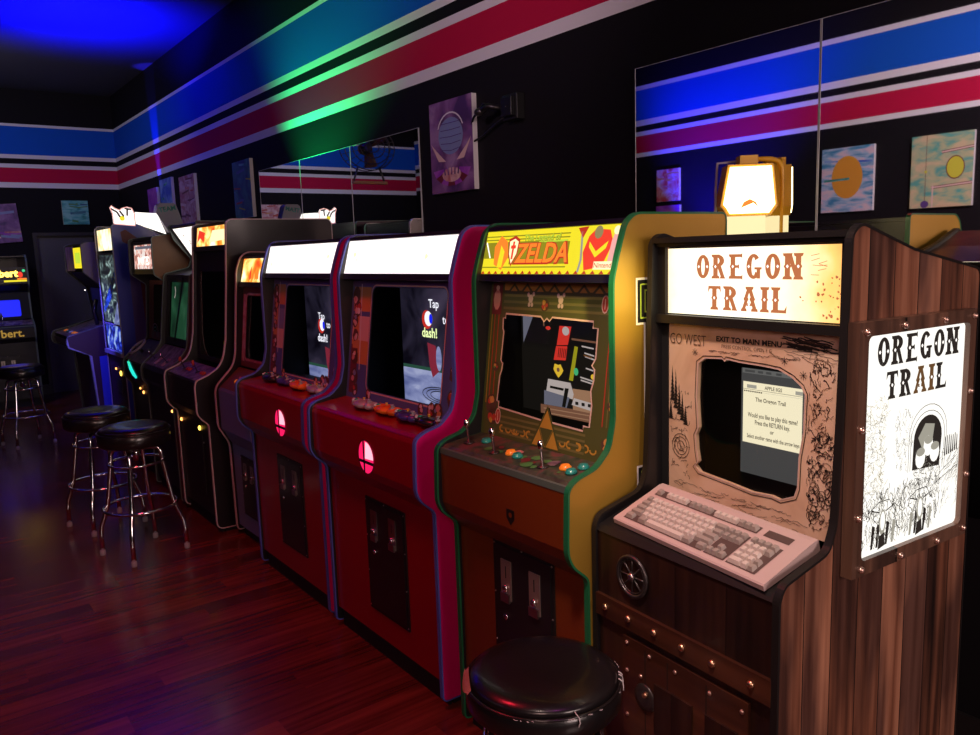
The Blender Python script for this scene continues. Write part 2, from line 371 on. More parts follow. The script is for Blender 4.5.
    def text(s, F, txt, cs, ct, size, o, m, bold=0.0, sx=1.0, shear=0.0):
        cu = bpy.data.curves.new('t', 'FONT'); cu.body = txt; cu.size = size; cu.align_x = 'CENTER'; cu.align_y = 'CENTER'; cu.offset = bold*size; cu.shear = shear
        cu.resolution_u = 3
        ob = bpy.data.objects.new('t', cu)
        me = bpy.data.meshes.new_from_object(ob)
        i = len(s.v); s.v += [tuple(F.p(cs+v.co.x*sx, ct+v.co.y, o)) for v in me.vertices]
        for p in me.polygons: s.f.append([i+k for k in p.vertices]); s.m.append(m); s.smooth.append(False)
        bpy.data.objects.remove(ob); bpy.data.curves.remove(cu); bpy.data.meshes.remove(me)
    def build(s, name, parent=None, off=(0, 0, 0), bevel=0.0):
        me = bpy.data.meshes.new(name)
        me.from_pydata([(x-off[0], y-off[1], z-off[2]) for x, y, z in s.v], [], s.f)
        names = []
        for x in s.m:
            if x not in names: names.append(x)
        for x in names: me.materials.append(MATS[x])
        for p, x, sm in zip(me.polygons, s.m, s.smooth): p.material_index = names.index(x); p.use_smooth = sm
        me.update()
        ob = bpy.data.objects.new(name, me); COL.objects.link(ob)
        if parent: ob.parent = parent
        if bevel:
            b = ob.modifiers.new('bevel', 'BEVEL'); b.width = bevel; b.segments = 2; b.limit_method = 'ANGLE'
        return ob

def tag(o, label=None, cat=None, group=None, kind=None):
    if label: o['label'] = label
    if cat: o['category'] = cat
    if group: o['group'] = group
    if kind: o['kind'] = kind
    return o
def empty(name, loc, rz=0.0):
    o = bpy.data.objects.new(name, None); COL.objects.link(o); o.location = loc; o.rotation_euler = (0, 0, rz); o.empty_display_size = 0.1
    return o
def copy_tree(o, parent=None):
    c = o.copy(); COL.objects.link(c); c.parent = parent
    for ch in list(o.children): copy_tree(ch, c)
    return c
def fillet(pts, r):
    out = []; n = len(pts)
    for i in range(n):
        a, b, c = Vector(pts[i-1]), Vector(pts[i]), Vector(pts[(i+1) % n])
        d1, d2 = (a-b), (c-b); q = min(r, d1.length*0.45, d2.length*0.45)
        d1.normalize(); d2.normalize()
        if d1.dot(d2) < -0.985 or q < 1e-4: out.append((b.x, b.y)); continue
        for k in range(5):
            t = k/4; p = (b+d1*q)*(1-t)**2 + b*2*t*(1-t) + (b+d2*q)*t**2
            out.append((p.x, p.y))
    return out
def offset_poly(pts, d):
    n = len(pts); area = sum(pts[i-1][0]*pts[i][1]-pts[i][0]*pts[i-1][1] for i in range(n)); sg = 1 if area > 0 else -1
    out = []
    for i in range(n):
        a, b, c = pts[i-1], pts[i], pts[(i+1) % n]
        dx, dy = c[0]-a[0], c[1]-a[1]; l = math.hypot(dx, dy) or 1e-9
        out.append((b[0]+sg*dy/l*d, b[1]-sg*dx/l*d))
    return out
def hole_pts(F, rectpts, inner, M=96):
    """matching outer and inner rings around the centre of the opening"""
    cx = sum(p[0] for p in inner)/len(inner); cy = sum(p[1] for p in inner)/len(inner)
    def cast(poly, a):
        best = None; dx, dy = math.cos(a), math.sin(a)
        for i in range(len(poly)):
            x1, y1 = poly[i-1]; x2, y2 = poly[i]; ex, ey = x2-x1, y2-y1
            den = dx*ey-dy*ex
            if abs(den) < 1e-12: continue
            t = ((x1-cx)*ey-(y1-cy)*ex)/den; u = ((x1-cx)*dy-(y1-cy)*dx)/den
            if t > 0 and -1e-6 <= u <= 1+1e-6 and (best is None or t > best): best = t
        return (cx+dx*best, cy+dy*best)
    ang = sorted({round(math.atan2(p[1]-cy, p[0]-cx), 5) for p in rectpts+inner} | {round(-PI+2*PI*k/M+0.003, 5) for k in range(M)})
    return [cast(rectpts, a) for a in ang], [cast(inner, a) for a in ang]
def hole_plate(mb, F, rectpts, inner, th, m, mside='black_matte'):
    o, i = hole_pts(F, rectpts, inner)
    mb.ring2(F, o, i, 0, m)
    n = len(i)
    for k in range(n):
        l = (k+1) % n
        mb.face([F.p(*i[k], 0), F.p(*i[l], 0), F.p(*i[l], -th), F.p(*i[k], -th)], mside)
        mb.face([F.p(*o[k], 0), F.p(*o[k], -th), F.p(*o[l], -th), F.p(*o[l], 0)], mside)
    mb.ring2(F, i, o, -th, mside)

# western slab lettering, unit height, returns (advance, polygons, dots)
def western(ch):
    P = []; D = []
    def stem(x, w=0.22, y0=0.0, y1=1.0, lean=0.0):
        f = w*0.42
        def X(y): return x+lean*(y-0.5)
        P.append([(X(y0)-w/2-f, y0), (X(y0)+w/2+f, y0), (X(y0)+w/2+f*0.7, y0+.10), (X(y0)+w/2, y0+.13), (X(.5)+w/2, .42), (X(.5)+w/2+.045, .5), (X(.5)+w/2, .58),
                  (X(y1)+w/2, y1-.13), (X(y1)+w/2+f*0.7, y1-.10), (X(y1)+w/2+f, y1), (X(y1)-w/2-f, y1), (X(y1)-w/2-f*0.7, y1-.10), (X(y1)-w/2, y1-.13),
                  (X(.5)-w/2, .58), (X(.5)-w/2-.045, .5), (X(.5)-w/2, .42), (X(y0)-w/2, y0+.13), (X(y0)-w/2-f*0.7, y0+.10)])
        D.append((X(.5), .5))
    def arc(cx, cy, rx, ry, ix, iy, a0, a1, n=16):
        for k in range(n):
            p, q = math.radians(a0+(a1-a0)*k/n), math.radians(a0+(a1-a0)*(k+1)/n)
            P.append([(cx+rx*math.cos(p), cy+ry*math.sin(p)), (cx+rx*math.cos(q), cy+ry*math.sin(q)), (cx+ix*math.cos(q), cy+iy*math.sin(q)), (cx+ix*math.cos(p), cy+iy*math.sin(p))])
    def bar(x0, x1, y, h=0.12, flare=0.06):
        P.append([(x0, y-h/2), (x1-.06, y-h/2), (x1, y-h/2-flare), (x1, y+h/2+flare), (x1-.06, y+h/2), (x0, y+h/2)])
    if ch == 'O': arc(.30, .5, .32, .5, .09, .36, 0, 360, 24); D += [(.09, .5), (.51, .5)]; return .60, P, D
    if ch == 'R': stem(.15); arc(.24, .74, .33, .26, .10, .13, -90, 90, 12); P.append([(.20, .88), (.24, .88), (.24, 1), (.20, 1)]); P.append([(.24, .48), (.42, .52), (.58, .10), (.64, 0), (.36, 0), (.40, .10)]); return .66, P, D
    if ch == 'E': stem(.15); bar(.15, .58, .94, .12, .05); bar(.15, .44, .5, .11, .06); bar(.15, .60, .06, .12, .06); return .62, P, D
    if ch == 'G': arc(.30, .5, .32, .5, .09, .36, 42, 325, 22); P.append([(.34, .38), (.66, .38), (.66, .47), (.34, .47)]); P.append([(.44, .02), (.60, .02), (.60, .42), (.44, .42)]); D += [(.09, .5)]; return .66, P, D
    if ch == 'N': stem(.14); stem(.58); P.append([(.10, 1), (.30, 1), (.62, 0), (.48, 0)]); return .72, P, D
    if ch == 'T': stem(.30); P.append([(0, 1), (.60, 1), (.62, .70), (.53, .88), (.07, .88), (-.02, .70)]); return .60, P, D
    if ch == 'A': stem(.20, .15, lean=.20); stem(.48, .17, lean=-.20); P.append([(.22, .22), (.48, .22), (.46, .33), (.24, .33)]); return .70, P, D[:0]+[(.34, .28)]
    if ch == 'I': stem(.15); return .30, P, D
    if ch == 'L': stem(.15); P.append([(.15, 0), (.60, 0), (.62, .30), (.52, .12), (.15, .12)]); return .62, P, D
    return .4, P, D
def western_text(mb, F, txt, cs, ct, h, wscale, o, mfun, dotm, gap=0.12):
    tot = sum(western(c)[0] for c in txt)+gap*(len(txt)-1)
    x = -tot/2
    for i, c in enumerate(txt):
        a, P, D = western(c)
        for k, p in enumerate(P): mb.poly(F, [(cs+(x+q[0])*h*wscale, ct+(q[1]-.5)*h) for q in p], o+0.00001*k, mfun(i))
        for d in D:
            X, Y = cs+(x+d[0])*h*wscale, ct+(d[1]-.5)*h; r = h*.055
            mb.poly(F, [(X-r*wscale, Y), (X, Y-r*1.3), (X+r*wscale, Y), (X, Y+r*1.3)], o+0.0006, dotm)
        x += a+gap

# ------------------------------------------------------------------ the room
ZK = lambda z: 1.58+(z-1.58)*K
XW, YB, XL, YF, ZC = 2.65*K, 11.815*K, 2*2.65*K-7.42*K, -3.6, 1.58+2.22*K
stripe_mat('wall_stripes'); stripe_mat('wall_stripes_left', 1.053)
def room():
    m = MB(); m.box((XL-.1, YF-.1, -.1), (XW+.1, YB+.1, 0), 'floor_boards'); tag(m.build('floor'), kind='structure')
    m = MB(); m.box((XL-.1, YF-.1, ZC), (XW+.1, YB+.1, ZC+.1), 'ceiling_paint'); tag(m.build('ceiling'), kind='structure')
    m = MB(); m.box((XW, YF-.1, 0), (XW+.1, YB+.1, ZC), 'wall_stripes'); tag(m.build('wall_right'), kind='structure')
    m = MB(); m.box((XL-.1, YF-.1, 0), (XL, YB+.1, ZC), 'wall_stripes_left'); tag(m.build('wall_left'), kind='structure')
    m = MB(); m.box((XL, YF-.1, 0), (XW, YF, ZC), 'wall_stripes'); tag(m.build('wall_front'), kind='structure')
    # back wall with the doorway opening
    m = MB(); x0, x1, zt = 1.60*K, 2.45*K, ZK(1.975)
    m.box((XL, YB, 0), (x0, YB+.1, ZC), 'wall_stripes'); m.box((x1, YB, 0), (XW, YB+.1, ZC), 'wall_stripes'); m.box((x0, YB, zt), (x1, YB+.1, ZC), 'wall_stripes')
    tag(m.build('wall_back'), kind='structure')
    m = MB()
    m.box((x0, YB+.05, 0), (x0+.64, YB+.09, zt), 'door_paint'); m.box((x0+.72, YB+.05, 0), (x1, YB+.09, zt), 'door_paint'); m.box((x0+.64, YB+.06, 0), (x0+.72, YB+.08, zt), 'black_matte')
    m.box((x0+.10, YB+.042, .25), (x0+.54, YB+.05, .95), 'door_paint'); m.box((x0+.10, YB+.042, 1.10), (x0+.54, YB+.05, 1.80), 'door_paint')
    d = tag(m.build('door_1'), kind='structure')
    m = MB(); m.lathe((x0+.58, YB+.04, 1.0), [(.01, 0), (.012, .03), (.026, .035), (.028, .055), (.01, .065)], 'steel', axis='Y'); m.build('door_knob', d)
    m = MB(); m.box((x0-.04, YB-.012, 0), (x0, YB+.02, zt+.04), 'door_frame'); m.box((x1, YB-.012, 0), (x1+.04, YB+.02, zt+.04), 'door_frame'); m.box((x0, YB-.012, zt), (x1, YB+.02, zt+.04), 'door_frame')
    tag(m.build('trim_1'), kind='structure')
    m = MB(); m.box((XW-.015, YF, 0), (XW, YB, .12), 'baseboard'); tag(m.build('baseboard_right'), kind='structure')
    m = MB(); m.box((XL, YF, 0), (XL+.015, YB, .12), 'baseboard'); tag(m.build('baseboard_left'), kind='structure')
    m = MB(); m.box((XL+.015, YB-.015, 0), (x0-.04, YB, .12), 'baseboard'); tag(m.build('baseboard_back'), kind='structure')
room()

# ------------------------------------------------------------------ mirrors
def mirror(y0, y1, z0, z1, label, grp):
    y0 *= K; y1 *= K; z1 = ZK(z1)
    m = MB(); m.box((XW-.008, y0+.002, z0), (XW-.0005, y1-.002, z1), 'mirror')
    o = m.build('wall_mirror', None, (XW, (y0+y1)/2, z0)); o.location = (XW, (y0+y1)/2, z0)
    e = MB(); hy = (y1-y0)/2; h = z1-z0
    for a, b in ((-hy, -hy+.0022), (hy-.0022, hy)): e.box((-.009, a, 0), (-.0005, b, h), 'mirror_edge')
    e.box((-.009, -hy, h-.002), (-.0005, hy, h), 'mirror_edge')
    e.build('edge_strip', o)
    tag(o, label, 'mirror', grp)
mirror(1.575, 2.425, .75, 2.332, 'tall frameless mirror panel behind the yellow lamp, first right of the bare black wall', 'mirror panels behind the gold and wooden machines')
mirror(.725, 1.572, .75, 2.332, 'tall frameless mirror panel at the right edge of the photo, above the wooden machine', 'mirror panels behind the gold and wooden machines')
mirror(4.165, 5.050, .75, 2.332, 'frameless mirror panel nearest the purple painting, above the red machines', 'mirror panels behind the red machines')
mirror(5.053, 5.890, .75, 2.332, 'frameless mirror panel in the middle of the far three on the wall', 'mirror panels behind the red machines')
mirror(5.893, 6.735, .75, 2.332, 'frameless mirror panel beside the dark teal painting, farthest of the far three', 'mirror panels behind the red machines')

# ------------------------------------------------------------------ paintings
def painting(wall, c, z0, z1, half, m, label, art=None, th=.03, tilt=0.0, edge='canvas_edge'):
    z0 = ZK(z0); z1 = ZK(z1); c *= K; half *= K
    h = (z1-z0)/2; zc = (z0+z1)/2
    if wall == 'right': loc = (XW, c, zc); F = Face((-th, 0, 0), (0, -1, 0), (0, 0, 1))
    elif wall == 'left': loc = (XL, c, zc); F = Face((th, 0, 0), (0, 1, 0), (0, 0, 1))
    else: loc = (c, YB, zc); F = Face((0, -th, 0), (1, 0, 0), (0, 0, 1))
    mb = MB()
    mb.slab(F, -half, -h, half, h, -th, 0, edge); mb.rect(F, -half, -h, half, h, .0008, m)
    if art: art(mb, F, half, h)
    o = mb.build('canvas_painting'); o.location = loc
    tag(o, label, 'painting')
    if tilt: o.rotation_euler = (0, tilt, 0) if wall == 'back' else (tilt, 0, 0)
    return o
def art_portrait(mb, F, w, h):
    # abstract: pale blue globe with ribs over plum petals and a grey knot
    for k in range(7):
        a = math.radians(-70+k*23); mb.poly(F, [(0, -h*.45), (w*.9*math.sin(a-.22), -h*.45-h*.42*math.cos(a-.22)), (w*.9*math.sin(a+.22), -h*.45-h*.42*math.cos(a+.22))], .0012+.0001*k, 'print_maroon' if k % 2 else 'canvas_violet')
    mb.disc(F, 0, h*.22, w*.58, .0022, 'print_blue_pale', h*.40, 22)
    for k in range(-2, 3): mb.stroke(F, [(-w*.52+abs(k)*.01, h*.22+k*h*.14), (0, h*.20+k*h*.15), (w*.52-abs(k)*.01, h*.22+k*h*.14)], .004, .0026, 'print_purple')
    mb.stroke(F, [(w*.62*math.cos(a), h*.26+h*.46*math.sin(a)) for a in [math.radians(20+14*k) for k in range(11)]], .008, .0028, 'canvas_edge')
    for s in (-1, 1): mb.poly(F, [(s*w*.95, h*.12), (s*w*.60, -h*.30), (s*w*.25, -h*.32), (s*w*.70, -h*.05)], .0030, 'print_line')
    mb.disc(F, 0, -h*.62, w*.45, .0032, 'canvas_rose', h*.16, 14)
    for k in range(-2, 3): mb.stroke(F, [(k*.03, -h*.62), (k*.035, -h*.42)], .012, .0034, 'canvas_purple')
def art_disc(mb, F, w, h):
    mb.disc(F, .0, .02, w*.60, .0014, 'orange_paint', h*.66, 26)
    mb.stroke(F, [(-w*.1, h*.02), (w*.9, h*.0)], .02, .0018, 'canvas_teal'); mb.stroke(F, [(-w*.95, h*.5), (w*.9, h*.62)], .016, .0012, 'canvas_blue')
def art_lines(mb, F, w, h):
    F = Face(F.o, F.r, F.u); w = -w
    for a, b in (((0, .5*h), (w, .58*h)), ((-.3*w, -.45*h), (w, -.38*h))):
        mb.stroke(F, [a, b], .022, .0014, 'print_maroon'); mb.stroke(F, [a, b], .012, .0017, 'print_line')
    mb.stroke(F, [(-w*.5, -h), (-w*.5, h)], .004, .0015, 'print_maroon'); mb.stroke(F, [(-w*.25, -h), (-w*.25, -h*.4)], .012, .0016, 'print_line')
    mb.disc(F, w*.45, h*.06, -w*.30, .0020, 'print_maroon', h*.32); mb.disc(F, w*.45, h*.06, -w*.27, .0023, 'yellow_daub', h*.29)
    mb.disc(F, -w*.5, -h*.9, -w*.14, .0018, 'print_purple', h*.1); mb.disc(F, -w*.5, 0, .012, .0018, 'yellow_daub')
def art_dashes(n, mats):
    def f(mb, F, w, h):
        for k in range(n):
            x, y = random.uniform(-w*.8, w*.8), random.uniform(-h*.85, h*.85); l = random.uniform(.2, .5)*w; a = random.uniform(-.6, .6)
            x0, x1 = max(-w, x-l*math.cos(a)), min(w, x+l*math.cos(a))
            mb.stroke(F, [(x0, y-.3*l*math.sin(a)), (x1, y+.3*l*math.sin(a))], random.uniform(.01, .03), .001+k*.00008, random.choice(mats))
    return f
painting('right', 3.79, 1.925, 2.432, .21, 'canvas_purple', 'purple canvas with a pale blue ribbed globe, alone on the black wall between the mirrors', art_portrait)
painting('right', 7.09, 1.955, 2.455, .215, 'canvas_night', 'dark teal canvas with red and yellow dabs beside the far mirrors', art_dashes(9, ['print_red', 'yellow_daub', 'canvas_teal', 'print_blue']))
painting('right', 8.70, 1.985, 2.478, .26, 'canvas_rose', 'rose red canvas on the right wall above the far black machine', art_dashes(14, ['canvas_red', 'print_line', 'print_maroon']))
painting('right', 9.48, 2.05, 2.515, .23, 'canvas_blue', 'blue canvas washed by blue light, right wall near the corner', art_dashes(6, ['canvas_teal', 'canvas_edge']))
painting('right', 10.05, 2.08, 2.455, .20, 'canvas_violet', 'small violet canvas, the one nearest the far corner on the right wall')
painting('back', 2.085, 2.12, 2.428, .155, 'canvas_teal', 'small teal canvas with dark scribbles above the grey door', art_dashes(10, ['print_green', 'canvas_night', 'canvas_teal']))
painting('back', 1.175, 1.89, 2.37, .25, 'canvas_purple', 'large purple canvas on the back wall at the left edge of the photo', art_dashes(12, ['canvas_violet', 'print_blue_pale', 'canvas_rose']), tilt=math.radians(-4))
painting('back', .50, 2.18, 2.40, .20, 'canvas_rose', 'orange red canvas seen in the far mirror, above the glowing machine', art_dashes(6, ['print_orange', 'canvas_teal', 'print_red']))
def mz(v, z): return z
painting('left', 4.09, 1.85, 2.45, .255, 'canvas_sky', 'sky blue and pink canvas with one big orange round daub, seen in the right mirror', art_disc)
painting('left', 3.24, 1.84, 2.46, .255, 'canvas_map', 'green and yellow canvas with thin red lines, seen at the right end of the mirror', art_lines)
painting('left', 6.27, 2.10, 2.465, .165, 'canvas_red', 'small red canvas seen in the mirror left of the yellow lamp', art_dashes(8, ['canvas_rose', 'print_orange']))
painting('left', 6.27, 1.65, 2.05, .175, 'canvas_violet', 'small violet canvas hung below the small red one, seen in the mirror')

# black wall bracket with its cable
def wall_bracket():
    o = empty('wall_bracket', (XW, 3.25*K, ZK(2.30)))
    m = MB(); m.box((-.05, -.075, -.06), (-.001, .035, .06), 'black_panel'); m.box((-.075, -.06, -.045), (-.05, .02, .045), 'black_laminate'); m.build('plate', o, bevel=.004)
    m = MB(); m.tube([(-.04, .03, 0), (-.09, .10, .02), (-.10, .15, .0)], .014, 'black_laminate'); m.ellipsoid((-.10, .16, 0), .02, .03, .02, 'dark_steel'); m.build('arm', o)
    pts = [(-.05, .12, .03), (-.04, .20, .05), (-.03, .30, .0), (-.02, .36, -.07), (-.02, .34, -.12), (-.02, .24, -.10), (-.02, .14, -.06), (-.03, .03, -.03)]
    m = MB(); m.tube(pts, .006, 'black_panel', 6); m.build('cable', o)
    m = MB(); m.lathe((-.076, -.02, .0), [(.006, 0), (.004, .004)], 'chrome', 8, 'X'); m.build('screw', o)
    tag(o, 'black metal bracket with a looping black cable right of the purple painting', 'wall bracket')
wall_bracket()

# ------------------------------------------------------------------ fan hanging from the ceiling (seen in the far mirror)
def fan():
    c = Vector((2*XW-4.78*K, 8.60*K, ZK(2.86))); o = empty('ceiling_fan', (c.x, c.y, ZC))
    dz = c.z-ZC
    m = MB(); m.tube([(0, .14, 0), (0, .14, dz+.02)], .02, 'dark_steel'); m.lathe((0, .14, -.02), [(.07, 0), (.07, .019)], 'dark_steel'); m.build('hanger_pole', o)
    m = MB()
    for r, y in ((.32, 0), (.32, .12), (.24, -.04), (.16, -.06), (.08, -.07)):
        m.tube([(r*math.cos(2*PI*k/32), y, dz+.78*r*math.sin(2*PI*k/32)) for k in range(32)], .006, 'dark_steel', 5, True)
    for k in range(20):
        a = 2*PI*k/20; m.tube([(.05*math.cos(a), -.075, dz+.78*.05*math.sin(a)), (.24*math.cos(a), -.04, dz+.78*.24*math.sin(a)), (.32*math.cos(a), 0, dz+.78*.32*math.sin(a)), (.32*math.cos(a), .12, dz+.78*.32*math.sin(a))], .003, 'dark_steel', 4)
    m.build('cage', o)
    for k in range(3):
        m = MB(); a0 = 2*PI*k/3+.4; rows = []
        for q in range(6):
            r = .06+.22*q/5; w = .30-.10*q/5
            rows.append([(r*math.cos(a0+w*t), .05+.05*t, dz+.78*r*math.sin(a0+w*t)) for t in (-1, -.5, 0, .5, 1)])
        m.grid(rows, 'brown_panel'); b = m.build('blade', o); s = b.modifiers.new('solid', 'SOLIDIFY'); s.thickness = .004
    m = MB(); m.lathe((0, .16, dz), [(.02, -.03), (.06, -.02), (.07, .02), (.07, .10), (.05, .13)], 'dark_steel', 16, 'Y'); m.build('motor', o)
    m = MB(); m.box((-.22, .02, dz-.40), (.22, .08, dz-.37), 'print_orange'); m.tube([(-.20, .05, dz-.38), (-.14, .05, dz-.22)], .012, 'dark_steel'); m.tube([(.20, .05, dz-.38), (.14, .05, dz-.22)], .012, 'dark_steel'); m.build('bracket', o)
    tag(o, 'round caged metal fan hanging from the ceiling, seen only in the far mirror', 'fan')
fan()

# ------------------------------------------------------------------ stools
def make_stool():
    o = empty('bar_stool', (0, 0, 0)); H = .72; R = .185
    m = MB(); m.lathe((0, 0, 0), [(.02, H-.008), (R*.55, H), (R*.80, H-.003), (R*.92, H-.012), (R*.985, H-.030)], 'vinyl', 48); seat = m.build('seat', o)
    m = MB(); m.lathe((0, 0, 0), [(R*.97, H-.030), (R*1.0, H-.036), (R*1.0, H-.092), (R*.96, H-.102), (R*.5, H-.105)], 'vinyl', 48); m.tube([((R*.99)*math.cos(2*PI*k/48), (R*.99)*math.sin(2*PI*k/48), H-.031) for k in range(48)], .0045, 'vinyl', 6, True); m.build('seat_band', seat)
    m = MB(); m.lathe((0, 0, 0), [(R*.45, H-.125), (R*.62, H-.12), (R*.62, H-.106), (R*.45, H-.105)], 'dark_steel', 24); m.lathe((0, 0, 0), [(.018, H-.20), (.018, H-.125)], 'chrome', 12); m.build('swivel_plate', o)
    z1, z2, zt = H-.205, .27, H-.13
    m = MB(); m.tube([(.142*math.cos(2*PI*k/32), .142*math.sin(2*PI*k/32), z1) for k in range(32)], .0075, 'chrome', 8, True)
    m.build('upper_ring', o)
    m = MB(); m.tube([(.188*math.cos(2*PI*k/40), .188*math.sin(2*PI*k/40), z2) for k in range(40)], .0085, 'chrome', 8, True); m.build('foot_ring', o)
    for k in range(4):
        a = 2*PI*k/4; ca, sa = math.cos(a), math.sin(a)
        pr = [(.03, zt-.002), (.09, zt), (.118, zt-.006), (.130, zt-.03), (.134, z1), (.170, z2+.02), (.178, z2-.01), (.195, .215), (.214, .165), (.220, .12), (.222, .012)]
        m = MB(); m.tube([(r*ca, r*sa, z) for r, z in pr], .012, 'chrome', 10); l = m.build('leg', o)
        m = MB(); m.lathe((.222*ca, .222*sa, 0), [(.014, 0), (.015, .004), (.015, .026), (.011, .03)], 'rubber_grey', 12); m.build('foot_cap', l)
    return o
st = make_stool()
def place_stool(o, x, y, rz, k, label):
    o.location = (x, y, 0); o.rotation_euler = (0, 0, rz); o.scale = (1, 1, 1)
    tag(o, label, 'bar stool', 'chrome bar stools along the row of machines'); return o
spots = [(.974, 4.54, math.radians(-28), 'chrome-legged black stool, the nearer of the two before the black machines'),
         (.915, 5.20, math.radians(-30), 'chrome-legged black stool half hidden behind another stool'),
         (.86, 8.13, math.radians(-30), 'chrome-legged black stool alone at the far left edge of the photo')]
for i, (x, y, a, lb) in enumerate(spots):
    s = st if i == 0 else copy_tree(st)
    place_stool(s, x, y, a, 1, lb)
# near stool: the same kind, with worn vinyl
near = copy_tree(st); place_stool(near, 1.165, 1.385, math.radians(12), 1, 'worn black vinyl bar stool with cracked seam in the foreground before the gold machine')
near.location = (1.140, 1.352, 0)
for ch in near.children:
    if ch.name.startswith('seat'): nseat = ch
near.scale = (1.0, 1.0, .835)
m = MB(); R = .185; H = .72
def rimpt(a, r, z): return (r*math.cos(a), r*math.sin(a), z)
def wear(a0, a1, r0, r1, z0, z1, mtl, n=10):
    rows = []
    for k in range(n+1):
        a = a0+(a1-a0)*k/n; w = math.sin(PI*k/n)
        rows.append([rimpt(a, R*(r0+(1-w)*.03), z0+.004-(1-w)*.008), rimpt(a, R*r1+.006, z0-.016), rimpt(a, R*r1+.0075, z1+(z0-z1)*(1-w)*.7)])
    m.grid(rows, mtl)
m2c = math.radians
wear(m2c(118), m2c(152), .95, 1.0, H-.018, H-.05, 'worn_foam'); m.build('worn_patch', nseat)
for k in range(15):
    a = m2c(random.choice([random.uniform(188, 262), random.uniform(262, 330)])); l = random.uniform(.015, .075)
    m = MB(); m.tube([rimpt(a, R*1.005+.002, H-.031), rimpt(a+l*.5, R*1.0+.004, H-.031+random.uniform(-.004, .003)), rimpt(a+l, R*1.005+.003, H-.032)], random.uniform(.0008, .0018), 'crack', 4); m.build('seam_crack', nseat)
for a, q in ((m2c(-62), .03), (m2c(-56), .05), (m2c(-52), .04), (m2c(-120), .03)):
    m = MB(); m.tube([rimpt(a, R*.97, H-.018), rimpt(a+q, R*1.0+.003, H-.030), rimpt(a+q*1.4, R*1.01+.003, H-.045), rimpt(a+q*.6, R*1.01+.003, H-.055)], .0017, 'crack', 4); m.build('seam_crack', nseat)

# ------------------------------------------------------------------ cabinets
PT = .014   # side panel thickness
NINT = [(.834, .03), (.834, 1.668), (.188, 1.667), (.153, 1.643), (.124, 1.562), (.104, 1.498), (.103, 1.39), (.104, 1.131), (.085, 1.055), (.036, 1.011), (-.034, .995), (-.065, .975), (-.07, .84), (-.07, .80), (-.053, .765), (0, .72), (0, .03)]
class Cab:
    def __init__(c, name, O, w, depth, rz, prof, label, cat='arcade machine', grp=None):
        c.w = w; c.d = depth; c.off = (depth/2, w/2, 0)
        U = Vector((math.cos(rz), math.sin(rz), 0)); V = Vector((-math.sin(rz), math.cos(rz), 0))
        loc = Vector((O[0], O[1], 0))+U*depth/2+V*w/2
        c.root = tag(empty(name, loc, rz), label, cat, grp); c.prof = prof
    def part(c, mb, name, parent=None, bevel=0.0):
        return mb.build(name, parent or c.root, c.off, bevel)
    def sides(c, mright, mleft, mtrim, r=.02, prof=None):
        prof = prof or c.prof; P = fillet(prof, r)
        for k, (v0, v1, mm) in enumerate(((0, PT, mright), (c.w-PT, c.w, mleft))):
            mb = MB()
            a = [(u, v0, z) for u, z in P]; b = [(u, v1, z) for u, z in P]
            mb.face(a, mm if k == 0 else 'black_laminate'); mb.face(b[::-1], 'black_laminate' if k == 0 else mm)
            for i in range(len(P)): j = (i+1) % len(P); mb.face([a[i], b[i], b[j], a[j]], mm)
            sp = c.part(mb, 'side_panel')
            if k == 0: c.right = sp
            else: c.left = sp
            mb = MB(); o = offset_poly(P, .0045); i_ = offset_poly(P, -.0015)
            e0, e1 = v0-.0015, v1+.0015; n = len(P)
            for q in range(n):
                l = (q+1) % n
                mb.face([(o[q][0], e0, o[q][1]), (o[q][0], e1, o[q][1]), (o[l][0], e1, o[l][1]), (o[l][0], e0, o[l][1])], mtrim, True)
                mb.face([(o[q][0], e0, o[q][1]), (o[l][0], e0, o[l][1]), (i_[l][0], e0, i_[l][1]), (i_[q][0], e0, i_[q][1])], mtrim)
                mb.face([(o[q][0], e1, o[q][1]), (i_[q][0], e1, i_[q][1]), (i_[l][0], e1, i_[l][1]), (o[l][0], e1, o[l][1])], mtrim)
            c.part(mb, 'edge_trim', sp)
    def fill(c, name, pts, m, close=None):
        """panel across the cabinet following a (u,z) polyline, 12 mm thick"""
        mb = MB(); n = len(pts); v0, v1 = PT, c.w-PT
        q = [(u+.012, z) for u, z in pts]
        for i in range(n-1):
            mb.face([(pts[i][0], v1, pts[i][1]), (pts[i][0], v0, pts[i][1]), (pts[i+1][0], v0, pts[i+1][1]), (pts[i+1][0], v1, pts[i+1][1])], m)
            mb.face([(q[i][0], v0, q[i][1]), (q[i][0], v1, q[i][1]), (q[i+1][0], v1, q[i+1][1]), (q[i+1][0], v0, q[i+1][1])], m)
        for v in (v0, v1):
            for i in range(n-1):
                mb.face([(pts[i][0], v, pts[i][1]), (pts[i+1][0], v, pts[i+1][1]), (q[i+1][0], v, q[i+1][1]), (q[i][0], v, q[i][1])], m)
        for i in (0, n-1): mb.face([(pts[i][0], v0, pts[i][1]), (pts[i][0], v1, pts[i][1]), (q[i][0], v1, q[i][1]), (q[i][0], v0, q[i][1])], m)
        return c.part(mb, name)
    def shell(c, top_u0, zt, back=True, zlow=.09, m='black_laminate', kick=.03):
        mb = MB(); mb.box((top_u0, PT, zt-.016), (c.d-.004, c.w-PT, zt-.002), m); c.part(mb, 'top_panel')
        mb = MB(); mb.box((c.d-.016, PT, .05), (c.d-.003, c.w-PT, zt-.017), m); c.part(mb, 'back_panel')
        mb = MB(); mb.box((kick, PT, 0), (kick+.012, c.w-PT, zlow), 'black_matte'); mb.box((kick+.02, PT, .0), (c.d-.03, c.w-PT, .028), 'black_matte'); c.part(mb, 'kick_board')

